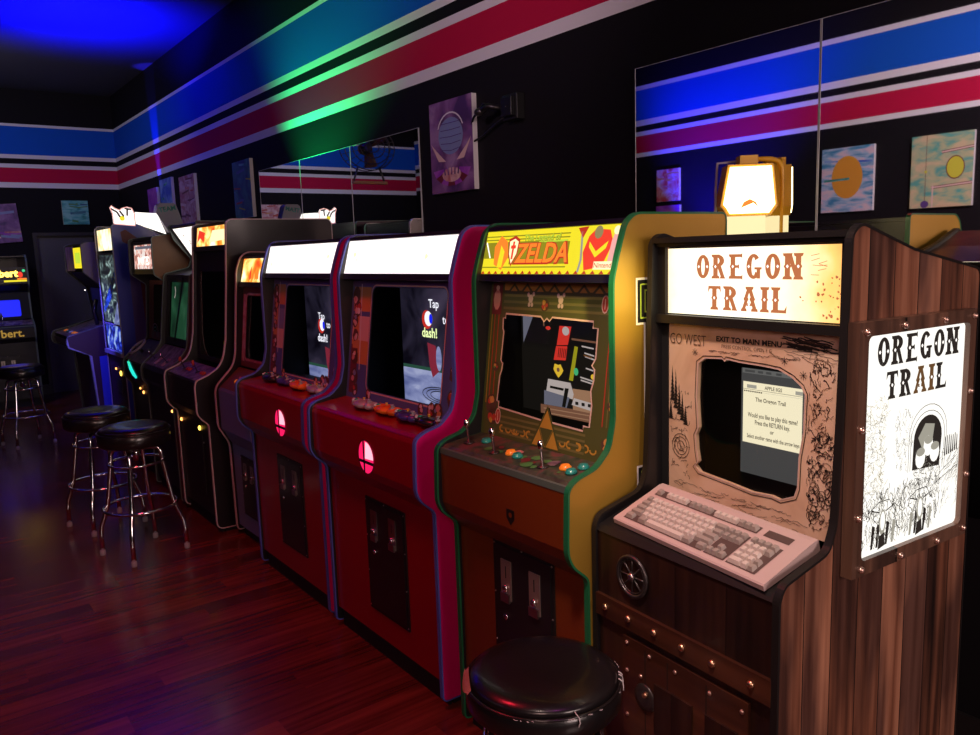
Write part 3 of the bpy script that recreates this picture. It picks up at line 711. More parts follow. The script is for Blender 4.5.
def coin_door(c, F, s0, t0, s1, t1, slots, mplate='steel', lights=None, bolts=True):
    mb = MB(); mb.slab(F, s0, t0, s1, t1, .0004, .006, 'black_panel'); mb.slab(F, s0+.012, t0+.012, s1-.012, t1-.012, .006, .009, 'black_laminate')
    d = c.part(mb, 'coin_door', None, .0015)
    for (x, y, w, h) in slots:
        mb = MB(); mb.slab(F, x-w/2, y-h/2, x+w/2, y+h/2, .009, .012, mplate); mb.slab(F, x-.002, y+h*.05, x+.002, y+h*.35, .012, .0125, 'black_matte')
        c.part(mb, 'coin_slot', d)
        mb = MB(); mb.lathe_on(F, x, y-h*.20, [(.012, .012), (.010, .020), (.004, .022)], 'chrome', 12); mb.slab(F, x-w*.42, y-h*.55, x+w*.42, y-h*.33, .012, .019, 'steel'); c.part(mb, 'coin_return', d)
    mb = MB(); mb.lathe_on(F, slots[0][0]-.005, slots[0][1]-slots[0][3]*.95, [(.010, .009), (.009, .015), (.003, .016)], 'chrome', 12); c.part(mb, 'lock', d)
    if bolts:
        mb = MB()
        for x in (s0+.006, s1-.006):
            for k in range(4):
                y = t0+.012+(t1-t0-.024)*k/3; mb.lathe_on(F, x, y, [(.0035, .006), (.002, .009)], 'steel', 8)
        mb.lathe_on(F, (s0+s1)/2, t1-.006, [(.0035, .006), (.002, .009)], 'steel', 8)
        c.part(mb, 'door_bolts', d)
    return d

def joystick(c, F, x, y, mball='chrome', h=.055):
    mb = MB(); mb.lathe_on(F, x, y, [(.018, .001), (.014, .004), (.004, .005), (.004, h), (.003, h)], 'dark_steel', 12)
    p = F.p(x, y, h+.008); mb.ellipsoid(p, .009, .009, .016, mball); return c.part(mb, 'joystick')
def button(c, F, x, y, m, r=.014):
    mb = MB(); mb.lathe_on(F, x, y, [(r, .0008), (r, .006), (r*.8, .008), (r*.75, .012), (r*.4, .013)], m, 14); return c.part(mb, 'button')

def screen_box(c, F, s0, t0, s1, t1, depth, mscreen='lcd_dark'):
    """recessed black surround behind the opening, with the screen at its back"""
    mb = MB(); o = -.005
    A = [F.p(x, y, o) for x, y in ((s0, t0), (s1, t0), (s1, t1), (s0, t1))]; B = [F.p(x, y, -depth) for x, y in ((s0, t0), (s1, t0), (s1, t1), (s0, t1))]
    for k in range(4): l = (k+1) % 4; mb.face([A[k], A[l], B[l], B[k]][::-1], 'black_matte')
    mb.face(B, 'black_matte'); return c.part(mb, 'screen_surround')

def pane(c, F, s0, t0, s1, t1, o=-.003):
    mb = MB(); mb.rect(F, s0, t0, s1, t1, o, 'bezel_glass'); return c.part(mb, 'glass')
# thin clear glass: fresnel mix of transparent and glossy
def bezel_glass():
    m = bpy.data.materials.new('bezel_glass'); m.use_nodes = True; nt = m.node_tree; nt.nodes.clear()
    o = nt.nodes.new('ShaderNodeOutputMaterial'); mx = nt.nodes.new('ShaderNodeMixShader'); t = nt.nodes.new('ShaderNodeBsdfTransparent'); g = nt.nodes.new('ShaderNodeBsdfGlossy'); f = nt.nodes.new('ShaderNodeFresnel')
    t.inputs[0].default_value = (.97, .97, .97, 1); g.inputs['Roughness'].default_value = .03; f.inputs[0].default_value = 1.35
    nt.links.new(f.outputs[0], mx.inputs[0]); nt.links.new(t.outputs[0], mx.inputs[1]); nt.links.new(g.outputs[0], mx.inputs[2]); nt.links.new(mx.outputs[0], o.inputs[0]); MATS['bezel_glass'] = m
bezel_glass()
def rrect(s0, t0, s1, t1, r, n=5):
    out = []
    for cx, cy, a in ((s1-r, t1-r, 0), (s0+r, t1-r, 90), (s0+r, t0+r, 180), (s1-r, t0+r, 270)):
        out += [(cx+r*math.cos(math.radians(a+90*k/n)), cy+r*math.sin(math.radians(a+90*k/n))) for k in range(n+1)]
    return out

# ---- shared Nintendo-style cabinet pieces
def vface(c, u, z0=0.0): return Face((u, c.w/2, z0), (0, -1, 0), (0, 0, 1))
def base_front(c, mfront, mdeck, lip='black_laminate'):
    c.fill('front_panel', [(.012, .09), (.012, .705), (-.040, .765), (-.054, .80), (-.054, .955), (-.048, .972)], mfront)
    c.fill('control_panel', [(-.048, .974), (-.036, .984), (.105, 1.000)], mdeck)
def upper(c, mmarq, ub=.105, zb=1.0, ut=.172, zt=1.487, top=1.66):
    F = front_face(.128, 1.512, .163, 1.642, c.w/2); h = c.w/2-PT; L = math.hypot(.035, .130)
    mb = MB(); mb.slab(F, -h, 0, h, L, -.006, 0, mmarq); m = c.part(mb, 'marquee')
    mb = MB(); mb.slab(F, -h, -.024, h, -.001, -.012, .004, 'black_laminate'); mb.slab(F, -h, L+.001, h, L+.014, -.012, .003, 'black_laminate')
    mb.box((.13, PT, 1.486), (.18, c.w-PT, 1.497), 'black_matte')
    c.part(mb, 'marquee_retainer')
    mb = MB(); mb.box((.19, PT, 1.50), (.22, c.w-PT, 1.64), 'black_matte'); c.part(mb, 'lamp_box', m)
    c.shell(.17, top)
    return F, front_face(ub, zb, ut, zt, c.w/2), math.hypot(ut-ub, zt-zb), h

def flower(mb, F, x, y, r, mats, o):
    """small printed cluster: outlined lobes"""
    mb.disc(F, x, y, r*1.12, o, 'ink_brown', r*1.25, 12, random.random(), .15)
    for k in range(random.randint(3, 5)):
        a = random.uniform(0, 2*PI); mb.disc(F, x+.45*r*math.cos(a), y+.6*r*math.sin(a), r*random.uniform(.3, .55), o+.0003+.0001*k, random.choice(mats), None, 9, random.random(), .2)

def game_pad(loc, rz, mm, stick, label, grp, sc=1.0):
    o = empty('game_controller', loc, rz)
    mb = MB(); mb.ellipsoid((0, 0, .016), .036, .050, .016, mm); mb.ellipsoid((-.008, .050, .015), .032, .026, .016, mm); mb.ellipsoid((-.008, -.050, .015), .032, .026, .016, mm)
    mb.ellipsoid((-.038, .062, .010), .034, .015, .012, mm, rot=-.35); mb.ellipsoid((-.038, -.062, .010), .034, .015, .012, mm, rot=.35)
    mb.build('body', o)
    mb = MB(); mb.lathe((.002, .050, .024), [(.012, 0), (.011, .006), (.004, .008), (.004, .014), (.008, .016), (.008, .019)], 'rubber_grey', 12); mb.build('thumb_stick', o)
    mb = MB(); mb.lathe((-.018, -.026, .024), [(.009, 0), (.004, .004), (.004, .010), (.006, .013)], stick, 10); mb.build('thumb_stick', o)
    for x, y, r, b in ((.002, -.052, .0085, 'green_plastic'), (-.012, -.066, .005, 'print_red'), (.004, -.068, .005, 'white_plastic'), (.016, -.055, .005, 'white_plastic')):
        mb = MB(); mb.lathe((x, y, .026), [(r, 0), (r, .005), (r*.6, .007)], b, 10); mb.build('button', o)
    mb = MB(); mb.box((-.022, .019, .026), (-.010, .032, .031), 'rubber_grey'); mb.build('direction_pad', o)
    tag(o, label, 'game controller', grp); o.scale = (sc, sc, sc)
    return o

def smash(name_idx, O, w, label, grp, opening, lcd, art, door, emb, pads):
    c = Cab('arcade_cabinet', O, w, .834, 0, NINT, label, 'arcade machine', grp)
    c.sides('magenta_laminate', 'magenta_laminate', 'trim_blue')
    base_front(c, 'red_laminate', 'red_laminate')
    Fm, Fb, L, h = upper(c, 'lit_pinkwhite')
    mb = MB()
    for k in range(5):
        x = random.choice([-1, 1])*random.uniform(.5, .95)*h; mb.disc(Fm, x, random.uniform(.03, .11), random.uniform(.005, .012), .001+.0002*k, 'lit_cream', None, 8, 0, .3)
    c.part(mb, 'marquee_print')
    # bezel
    op = rrect(*opening, .03)
    mb = MB(); hole_plate(mb, Fb, [(-h, 0), (h, 0), (h, L), (-h, L)], op, .006, 'print_blue')
    bz = c.part(mb, 'bezel')
    mb = MB(); s0, t0, s1, t1 = opening
    mb.stroke(Fb, rrect(s0-.006, t0-.006, s1+.006, t1+.006, .034), .006, .0012, 'print_line', True)
    for y in (.30, .20, .12):
        mb.rect(Fb, -h+.02, y*1.2, s0-.012, y*1.2+.10, .0006+.0001*y, random.choice(['print_blue_pale', 'print_orange', 'print_line']))
    mb.rect(Fb, -h+.02, .02, -h+.075, L*.45, .0008, 'print_maroon'); mb.rect(Fb, -h+.03, L*.42, -h+.075, L*.72, .0009, 'print_orange')
    mb.rect(Fb, -h, L-.028, h, L-.004, .0007, 'print_purple')
    mt = ['print_line', 'print_pink', 'print_orange', 'print_red', 'print_blue_pale', 'print_white']
    for x, y, r in ((-h+.04, L-.07, .030), (-h+.055, L-.12, .028), (-h+.04, L-.17, .022), (-h+.05, .26, .020), (-h+.055, .17, .026), (-h+.06, .09, .026), (-h+.075, .035, .022), (s0+.02, .028, .018),
                    (s1-.05, .030, .024), (s1-.01, .026, .028), (h-.03, .08, .028), (h-.028, .17, .026), (h-.03, .27, .020), (h-.035, L-.06, .022), (h-.03, L-.12, .020), (s1-.12, .024, .018)):
        flower(mb, Fb, x, y, r, mt, .0016)
    mb.stroke(Fb, [(-h+.08, L-.02), (-h+.09, L*.6), (-h+.10, .12)], .006, .0014, 'print_white')
    c.part(mb, 'bezel_art', bz)
    screen_box(c, Fb, -h+.005, .004, h-.005, L-.004, .29)
    pane(c, Fb, s0-.01, t0-.01, s1+.01, t1+.01)
    # screen picture
    F = vface(c, lcd['u']); x0, z0, x1, z1 = lcd['rect']
    mb = MB(); mb.slab(F, x0-.01, z0-.01, x1+.01, z1+.01, -.03, -.001, 'black_matte'); mb.rect(F, x0, z0, x1, z1, .0005, 'screen_arena')
    a = art
    mb.rect(F, x0, z0, x1, a['stage'], .0010, 'screen_stage'); mb.rect(F, x0, a['stage'], x1, a['stage']+.014, .0010, 'stage_green')
    for r in (.11, .085, .06): mb.stroke(F, [(a['ell'][0]+r*1.2*math.cos(2*PI*k/24), a['ell'][1]+r*.3*math.sin(2*PI*k/24)) for k in range(24)], .004, .0014, 'lcd_dark', True)
    bx, bz_ = a['ball']
    mb.poly(F, [(bx-.10, bz_+.10), (bx+.04, bz_+.12), (bx+.14, bz_+.0), (bx+.02, bz_-.12), (bx-.06, bz_-.02)], .0011, 'screen_arena')
    mb.disc(F, bx-.006, bz_, .036, .0016, 'scr_red', .038); mb.disc(F, bx+.006, bz_+.004, .028, .0020, 'text_white', .030); mb.disc(F, bx+.024, bz_+.004, .012, .0024, 'lit_blue', .020)
    rx, rz = a['red']; mb.poly(F, [(rx-.03, rz+.06), (rx+.03, rz+.05), (rx+.05, rz-.05), (rx, rz-.08), (rx-.02, rz-.03)], .0015, 'stage_red'); mb.disc(F, rx+.05, rz, .02, .0017, 'screen_stage', .05)
    k = a.get('k', 1.0)
    mb.text(F, 'Tap', *a['tap'], .048*k, .0030, 'text_white', .01); mb.text(F, 'to', *a['to'], .048*k, .0030, 'text_white', .01); mb.text(F, 'dash!', *a['dash'], .054*k, .0030, a.get('dm', 'text_yellow'), .02)
    c.part(mb, 'screen')
    # reflected snapshot posters in the glass are left to the mirror-like pane
    # emblem in the front
    F = vface(c, -.054); ex, ez = emb
    mb = MB(); mb.disc(F, ex, ez, .058, .0012, 'emblem_light', .062, 32)
    mb.poly(F, [(ex-.010, ez-.008)]+[(ex+.052*math.cos(math.radians(a_)), ez+.056*math.sin(math.radians(a_))) for a_ in range(-4, 100, 8)], .0018, 'emblem_hot')
    mb.rect(F, ex-.0225, ez-.064, ex-.0105, ez+.064, .0024, 'black_matte'); mb.rect(F, ex-.060, ez-.026, ex+.060, ez-.014, .0024, 'black_matte')
    c.part(mb, 'emblem_light')
    mb = MB(); mb.stroke(F, [(ex+.060*math.cos(2*PI*k/32), ez+.064*math.sin(2*PI*k/32)) for k in range(32)], .006, .003, 'print_maroon', True); c.part(mb, 'emblem_ring')
    coin_door(c, vface(c, .012), *door[0], door[1])
    # deck trim and power cords of the pads
    for k, (y, m_, st_, lb) in enumerate(pads):
        game_pad((O[0]+.034+.006*(k % 2), O[1]+y, .996), random.uniform(-.1, .1)+PI, m_, st_, lb, None, 1.0)
    return c

smash(0, (1.385, 2.18), .84, 'red arcade machine with a white lit sign and red side, right beside the gold one', 'red machines with game controllers',
      (-.235, .045, .300, .462), dict(u=.315, rect=(-.275, .975, .375, 1.45)), dict(stage=1.115, ell=(.0, 1.02), tap=(-.02, 1.385), to=(.060, 1.325), dash=(-.058, 1.268), ball=(-.070, 1.322), red=(-.05, 1.17)),
      ((-.098, .20, .197, .657), [(-.028, .555, .048, .115), (.110, .555, .048, .115)]), (.050, .850),
      [(.540, 'pad_silver', 'yellow_plastic', 'silver controller on the deck of the nearer red machine'), (.375, 'pad_orange', 'yellow_plastic', 'orange controller on the deck of the nearer red machine'),
       (.215, 'pad_indigo', 'yellow_plastic', 'indigo controller on the deck of the nearer red machine'), (.075, 'pad_black', 'yellow_plastic', 'black controller at the right end of the nearer red machine')])
smash(1, (1.395, 3.09), .81, 'red arcade machine with a white lit sign, the farther of the two red ones', 'red machines with game controllers',
      (-.225, .030, .285, .455), dict(u=.315, rect=(-.36, .96, .365, 1.44)), dict(stage=1.03, ell=(-.02, .98), tap=(-.172, 1.290), to=(-.098, 1.250), dash=(-.172, 1.180), ball=(-.177, 1.242), red=(-.125, 1.08), dm='text_white'),
      ((-.11, .21, .175, .655), [(-.040, .555, .046, .11), (.095, .555, .046, .11)]), (.118, .850),
      [(.60, 'pad_black', 'yellow_plastic', 'black controller at the left end of the farther red machine'), (.44, 'pad_indigo', 'yellow_plastic', 'indigo controller on the deck of the farther red machine'),
       (.27, 'pad_orange', 'yellow_plastic', 'orange controller on the deck of the farther red machine'), (.10, 'pad_silver', 'yellow_plastic', 'silver controller on the deck of the farther red machine')])

# ---- the gold machine
def zelda():
    ZP = [(.565, .03), (.565, 1.668)]+NINT[2:]
    c = Cab('arcade_cabinet', (1.385, 1.4435), .62, .565, 0, ZP, 'gold arcade machine with green edging and a yellow ZELDA sign', 'arcade machine')
    c.sides('gold_metallic', 'gold_metallic', 'trim_green')
    base_front(c, 'rust_laminate', 'panel_art_green')
    Fm, Fb, L, h = upper(c, 'lit_yellow')
    H = math.hypot(.035, .130)
    mb = MB(); w = h
    mb.rect(Fm, -w, H*.36, w*.30, H*.74, .0012, 'lit_olive')
    for y in (.14, .78, .86): mb.rect(Fm, -w, H*y, w*.32, H*(y+.028), .0013, 'lit_olive')
    mb.rect(Fm, -w*.55, H*.22, w*.33, H*.70, .0014, 'lit_olive'); mb.rect(Fm, -w*.12, H*.70, w*.30, H*.74, .0016, 'lit_lime')
    for k in range(18):
        x = -w+2*w*k/18; mb.poly(Fm, [(x, 0), (x+.02, 0), (x+.01, .010)], .0015, 'lit_deepred')
    # figures are left as plain heraldic shapes: shield, cloak and crown colours
    mb.poly(Fm, [(-w*.80, .03), (-w*.66, .012), (-w*.58, .05), (-w*.62, .10), (-w*.74, .12), (-w*.83, .085)], .0018, 'lit_orange')
    mb.poly(Fm, [(-w*.74, .02), (-w*.66, .02), (-w*.65, .07), (-w*.72, .09)], .0021, 'lit_yellow')
    sh = [(-w*.60, .108), (-w*.50, .118), (-w*.42, .106), (-w*.43, .06), (-w*.51, .022), (-w*.58, .06)]
    mb.poly(Fm, sh, .0022, 'lit_deepred'); mb.poly(Fm, [(-w*.51+(x+w*.51)*.78, .07+(y-.07)*.80) for x, y in sh], .0026, 'lit_cream'); mb.rect(Fm, -w*.525, .045, -w*.495, .10, .0029, 'lit_red'); mb.rect(Fm, -w*.55, .078, -w*.47, .088, .0029, 'lit_red')
    mb.stroke(Fm, [(-w*.98, .10), (-w*.88, .05)], .005, .002, 'lit_white')
    mb.poly(Fm, [(w*.42, .13), (w*.50, .10), (w*.56, .133)], .0020, 'lit_deepred'); mb.stroke(Fm, [(w*.48, .12), (w*.52, .04), (w*.50, .005)], .008, .0020, 'lit_grey')
    mb.poly(Fm, [(w*.58, .105), (w*.66, .125), (w*.84, .120), (w*.90, .085), (w*.80, .02), (w*.58, .01), (w*.53, .06)], .0019, 'lit_red')
    mb.poly(Fm, [(w*.60, .075), (w*.70, .045), (w*.82, .07), (w*.84, .09), (w*.70, .062), (w*.60, .09)], .0024, 'lit_yellow'); mb.disc(Fm, w*.70, .115, .016, .0024, 'lit_sketch', .018)
    mb.poly(Fm, [(w*.86, .02), (w*.99, .02), (w*.99, .10), (w*.92, .125), (w*.88, .09)], .0023, 'lit_pink'); mb.disc(Fm, w*.93, .118, .012, .0027, 'lit_cream')
    mb.rect(Fm, w*.70, .012, w*.97, .034, .0030, 'lit_cream'); mb.text(Fm, 'Nintendo', w*.835, .023, .020, .0034, 'lit_deepred', .01)
    mb.text(Fm, 'The Legend of', -w*.08, H*.80, .028, .0026, 'lit_olive', .05, 1.0); mb.text(Fm, 'The Legend of', -w*.08, H*.805, .026, .0030, 'lit_lime', .01, 1.06)
    mb.text(Fm, 'ZELDA', -w*.06, H*.43, .085, .0024, 'lit_deepred', .05, .92, .12); mb.text(Fm, 'ZELDA', -w*.06, H*.44, .080, .0030, 'lit_orange', .022, .94, .12)
    c.part(mb, 'marquee_print')
    # bezel with notched opening
    # triangle emblem stands up into the opening
    s0, t0, s1, t1 = -.222, .082, .205, .388
    ax, at, bw = .022, .118, .058
    op = [(s0, t0+.03), (s0+.010, t0+.03), (s0+.010, t0+.012), (s0+.04, t0+.010), (ax-.022, t0), (ax, at+.004), (ax+.022, t0), (s1-.03, t0-.004), (s1-.03, t0+.010), (s1-.006, t0+.010),
          (s1-.004, t0+.07), (s1-.012, t0+.11), (s1-.004, t0+.14), (s1-.004, t0+.17), (s1-.016, t0+.18), (s1-.004, t0+.20), (s1-.004, t1-.022), (s1-.024, t1-.022), (s1-.024, t1-.004),
          (.010, t1), (-.002, t1-.012), (-.014, t1-.004), (-.026, t1-.014), (-.042, t1), (s0+.012, t1+.002), (s0+.012, t1-.012), (s0, t1-.012), (s0+.002, t1-.045), (s0+.008, t1-.055), (s0+.004, t0+.16), (s0+.014, t0+.15), (s0+.012, t0+.13), (s0+.004, t0+.11)]
    mb = MB(); hole_plate(mb, Fb, [(-h, 0), (h, 0), (h, L), (-h, L)], op, .006, 'print_olive'); bz = c.part(mb, 'bezel')
    mb = MB()
    mb.stroke(Fb, op, .0055, .0016, 'print_line', True)
    for k in range(4): mb.rect(Fb, s0+.02, .012+k*.017, s1-.02, .019+k*.017, .0006, 'print_olive_light')
    for k in range(4): mb.rect(Fb, -h+.07, t1+.016+k*.020, h-.06, t1+.024+k*.020, .0006, 'print_olive_light')
    for x in (-h+.015, -h+.030, -h+.050, h-.018, h-.034, h-.050): mb.rect(Fb, x-.002, .10, x+.002, t1, .0007, random.choice(['print_olive_light', 'print_gold', 'print_red']))
    mb.rect(Fb, -h+.07, L-.028, h-.06, L-.004, .0008, 'print_gold')
    for k in range(7):
        x = -h+.09+k*.062; mb.poly(Fb, [(x, L-.03), (x+.028, L-.004), (x+.056, L-.03)], .0010, 'print_olive'); mb.poly(Fb, [(x+.012, L-.03), (x+.028, L-.014), (x+.044, L-.03)], .0012, 'print_gold')
    # vine scrolls along the bottom
    for cx in (-.155, -.085, .125, .190):
        for k in range(3):
            a0 = random.random()*6; mb.stroke(Fb, [(cx-.03+.03*k+.012*math.cos(a0+q*.7), .030+.010*math.sin(a0+q*.7)) for q in range(6)], .0055, .0011+.0001*k, 'print_gold')
    # emblem of three triangles
    def tri(x, y, b, hh, o, m_): mb.poly(Fb, [(x-b, y), (x+b, y), (x, y+hh)], o, m_)
    tri(ax, .002, bw+.010, .128, .0018, 'print_olive'); tri(ax, .006, bw, .110, .0021, 'print_gold')
    mb.poly(Fb, [(ax-bw/2, .061), (ax+bw/2, .061), (ax, .006)], .0024, 'print_olive')
    for s_ in (-1, 1): mb.stroke(Fb, [(ax+s_*.003, .006), (ax+s_*(bw/2+.003), .061)], .003, .0026, 'print_olive')
    # decorative blobs, shields and hearts
    mt = ['print_green', 'print_red', 'print_orange', 'print_gold']
    for x, y, r in ((-h+.045, .10, .024), (-h+.055, .06, .022), (-.095+.0, t1+.040, .001), (h-.035, L-.06, .022), (h-.042, t1+.035, .020), (h-.022, .25, .018), (h-.024, .16, .012), (h-.024, .05, .020), (-h+.055, .22, .013), (-.028, t1+.035, .016)):
        if r > .005: flower(mb, Fb, x, y, r, mt, .0014)
    for x, y in ((-.095, t1+.052), (.040, t1+.052)):
        for dx, dy, r in ((0, 0, .011), (-.012, .012, .006), (.012, .014, .006), (-.006, -.018, .006), (.007, -.018, .006)): mb.disc(Fb, x+dx, y+dy, r, .0014+.0001*dy, 'print_line', r*1.2, 9)
    mb.rect(Fb, -h+.012, t1-.002, -h+.060, L-.006, .0012, 'print_maroon'); mb.disc(Fb, -h+.036, t1+.045, .018, .0016, 'print_pink', .034, 10); mb.disc(Fb, -h+.036, t1+.082, .009, .0018, 'print_line', None, 10)
    for sx_, sy_ in ((-h+.085, .065), (h-.075, t1+.045)):
        mb.disc(Fb, sx_, sy_, .014, .0020, 'print_line', .026, 12); mb.disc(Fb, sx_, sy_, .011, .0023, 'print_red', .022, 12); mb.rect(Fb, sx_-.0015, sy_-.014, sx_+.0015, sy_+.014, .0026, 'print_line')
    c.part(mb, 'bezel_art', bz)
    screen_box(c, Fb, -h+.01, .02, h-.005, L-.03, .16)
    pane(c, Fb, s0-.005, t0-.01, s1+.005, t1+.008)
    # attract picture: console, pads and posters on a wooden table
    F = vface(c, .275)
    mb = MB(); mb.slab(F, -.29, .99, .29, 1.42, -.03, -.001, 'black_matte'); mb.rect(F, -.28, 1.0, .28, 1.41, .0003, 'scr_black')
    P = lambda pts, o, m_: mb.poly(F, pts, o, m_)
    P([(-.19, 1.084), (.27, 1.092), (.27, 1.0), (-.19, 1.02)], .001, 'scr_brown')
    for k in range(4): mb.stroke(F, [(-.175, 1.072-.014*k), (.10, 1.078-.014*k)], .003, .0013, 'scr_brown_light')
    P([(-.036, 1.152), (.27, 1.157), (.27, 1.085), (-.036, 1.085)], .0012, 'scr_brown_light')
    P([(-.036, 1.304), (.077, 1.297), (.27, 1.29), (.27, 1.16), (.074, 1.160), (-.048, 1.170)], .0014, 'scr_black'); mb.stroke(F, [(-.036, 1.307), (.25, 1.298)], .006, .0018, 'scr_brown')
    P([(-.023, 1.286), (-.008, 1.284), (-.033, 1.176), (-.051, 1.177)], .0018, 'lit_olive'); mb.disc(F, -.018, 1.207, .010, .0022, 'scr_green', .012)
    for a_, b_ in (((.008, 1.288), (.06, 1.284)), ((.02, 1.268), (.062, 1.262)), ((.022, 1.258), (.067, 1.250)), ((.025, 1.222), (.058, 1.217)), ((.0, 1.192), (.062, 1.184)), ((.002, 1.183), (.05, 1.177))): mb.stroke(F, [a_, b_], .0045, .0018, 'scr_paper')
    mb.stroke(F, [(.016, 1.262), (.05, 1.256)], .005, .002, 'print_orange'); mb.disc(F, .058, 1.198, .012, .002, 'scr_yellow', .009)
    P([(-.090, 1.345), (-.036, 1.345), (-.054, 1.287), (-.105, 1.283)], .0016, 'scr_red'); mb.disc(F, -.062, 1.330, .016, .0018, 'scr_paper', .014); P([(-.108, 1.280), (-.056, 1.283), (-.065, 1.238), (-.121, 1.235)], .0016, 'scr_red')
    for k in range(5): mb.stroke(F, [(-.100+k*.008, 1.245), (-.094+k*.008, 1.275)], .003, .0019, 'scr_black')
    P([(-.118, 1.228), (-.070, 1.230), (-.080, 1.181), (-.130, 1.177)], .0016, 'scr_black'); mb.disc(F, -.100, 1.205, .019, .0018, 'scr_yellow', .020, 8, 0, .3); mb.disc(F, -.100, 1.205, .007, .0021, 'scr_brown')
    P([(-.150, 1.171), (-.045, 1.169), (-.031, 1.135), (-.036, 1.118), (-.16, 1.13)], .0016, 'scr_paper'); P([(-.17, 1.132), (-.05, 1.122), (-.064, 1.087), (-.172, 1.085)], .0018, 'scr_grey'); P([(-.140, 1.150), (-.075, 1.148), (-.078, 1.140), (-.142, 1.142)], .002, 'scr_black'); P([(-.070, 1.150), (-.052, 1.150), (-.070, 1.088), (-.086, 1.088)], .0021, 'scr_black')
    P([(-.030, 1.123), (.061, 1.116), (.051, 1.092), (-.041, 1.100)], .0018, 'scr_paper')
    for k in range(3): mb.rect(F, -.024+.028*k, 1.103, -.010+.028*k, 1.113, .0021, 'scr_black')
    P([(-.27, 1.40), (-.20, 1.40), (-.27, 1.28)], .001, 'scr_grey'); mb.disc(F, -.145, 1.335, .012, .0012, 'scr_red', .006); mb.stroke(F, [(-.17, 1.39), (-.165, 1.34)], .006, .001, 'scr_brown')
    c.part(mb, 'screen')
    # control deck
    Fd = front_face(-.036, .9845, .105, 1.0005, c.w/2)
    mb = MB(); 
    for k in range(16): mb.disc(Fd, random.uniform(-.27, .27), random.uniform(.01, .12), random.uniform(.006, .02), .0006+.0001*k, random.choice(['print_green', 'print_maroon', 'panel_art', 'print_olive', 'print_pink']), None, 9, 0, .3)
    c.part(mb, 'deck_print')
    joystick(c, Fd, -.085, .035); joystick(c, Fd, .135, .035); joystick(c, Fd, -.235, .05)
    for x, y, m_ in ((-.030, .055, 'orange_button'), (.008, .048, 'teal_button'), (.200, .060, 'orange_button'), (.238, .046, 'teal_button'), (.24, .09, 'teal_button'), (-.19, .085, 'teal_button')): button(c, Fd, x, y, m_, .017)
    mb = MB(); mb.box((-.056, PT, .958), (-.043, c.w-PT, .976), 'trim_dim'); c.part(mb, 'deck_edge_trim')
    F = vface(c, -.054); mb = MB(); mb.poly(F, [(.034, .858), (.070, .858), (.070, .832), (.052, .812), (.034, .832)], .0012, 'black_laminate'); mb.disc(F, .052, .842, .008, .0018, 'rust_laminate', None, 8); c.part(mb, 'crest_badge')
    coin_door(c, vface(c, .012), -.116, .22, .161, .715, [(-.050, .600, .048, .125), (.082, .600, .048, .125)], 'coin_plate')
    # black and lime graphic on the right side
    F = Face((0, 0, 0), (1, 0, 0), (0, 0, 1)); mb = MB()
    def step(d): return [(.185+d, 1.500-d), (.55, 1.500-d), (.55, .80), (.185+d, .80), (.185+d, .99-d), (.215+d, .99-d), (.215+d, 1.375+d), (.185+d, 1.375+d)]
    for k, (d, m_) in enumerate(((0, 'print_white'), (.006, 'black_panel'), (.016, 'print_lime'), (.020, 'black_panel'), (.032, 'print_lime'), (.036, 'black_panel'))): mb.poly(F, step(d), .0008+.0003*k, m_)
    mb.poly(F, [(.26, 1.46), (.30, 1.38), (.34, 1.44), (.32, 1.33), (.28, 1.34)], .004, 'print_lime'); mb.poly(F, [(.27, 1.41), (.33, 1.33), (.29, 1.37)], .0044, 'print_white')
    c.part(mb, 'side_graphic', c.right)
zelda()

# ---- yellow lamp on its bracket before the mirror
def lamp():
    o = empty('wall_lamp', (XW, 1.78*K, ZK(1.60)))
    # head: a boxy lantern, hexagonal glass front, turned towards the camera
    F = Face((-.120, -.012, .172), (.74, -.67, 0), (0, 0, 1))
    hx = [(x*.97, y*.88) for x, y in [(-.088, -.085), (-.075, -.11), (.075, -.11), (.098, -.075), (.082, .088), (-.075, .088), (-.100, -.07)]]
    m = MB(); m.prism(F, hx, -.10, 0, 'yellow_paint'); m.build('lamp_housing', o, bevel=.004)
    m = MB(); m.prism(F, [(x*.90, y*.90-.001) for x, y in hx], .001, .006, 'lamp_glass'); m.build('lamp_glass', o)
    m = MB(); m.prism(F, [(-.02, -.05), (.02, -.05), (.03, -.07), (0, -.04), (-.03, -.07)], .0065, .008, 'lit_orange'); m.build('filament_mark', o)
    m = MB(); m.slab(F, -.086, -.36, .056, -.097, -.06, -.002, 'lamplit_cream'); m.build('lamp_box', o, bevel=.002)  # base box of the lamp; lamplight on it given as its own glow
    m = MB(); m.slab(F, -.030, .080, .030, .108, -.08, -.01, 'yellow_paint'); m.build('hinge_block', o, bevel=.003)
    a = F.p(.03, .096, -.04); b = F.p(.085, .094, -.04); c_ = F.p(.118, .066, -.04); d = F.p(.122, .02, -.04); e = F.p(.122, -.40, -.04)
    m = MB(); m.tube([a, F.p(.06, .096, -.04), b, F.p(.106, .086, -.04), c_, d, e], .009, 'yellow_paint', 10); m.build('bracket_arm', o)
    m = MB(); m.tube([F.p(-.03, .094, -.07), F.p(-.095, .090, -.07), F.p(-.100, .0, -.07), F.p(-.100, -.11, -.07)], .005, 'violet_grey', 8); m.build('cable', o)
    m = MB(); m.box((-.03, -.14, -.20), (-.001, .14, -.15), 'yellow_paint'); m.build('wall_plate', o)
    tag(o, 'glowing yellow lantern lamp on a curved bracket in front of the right mirror', 'lamp')
lamp()

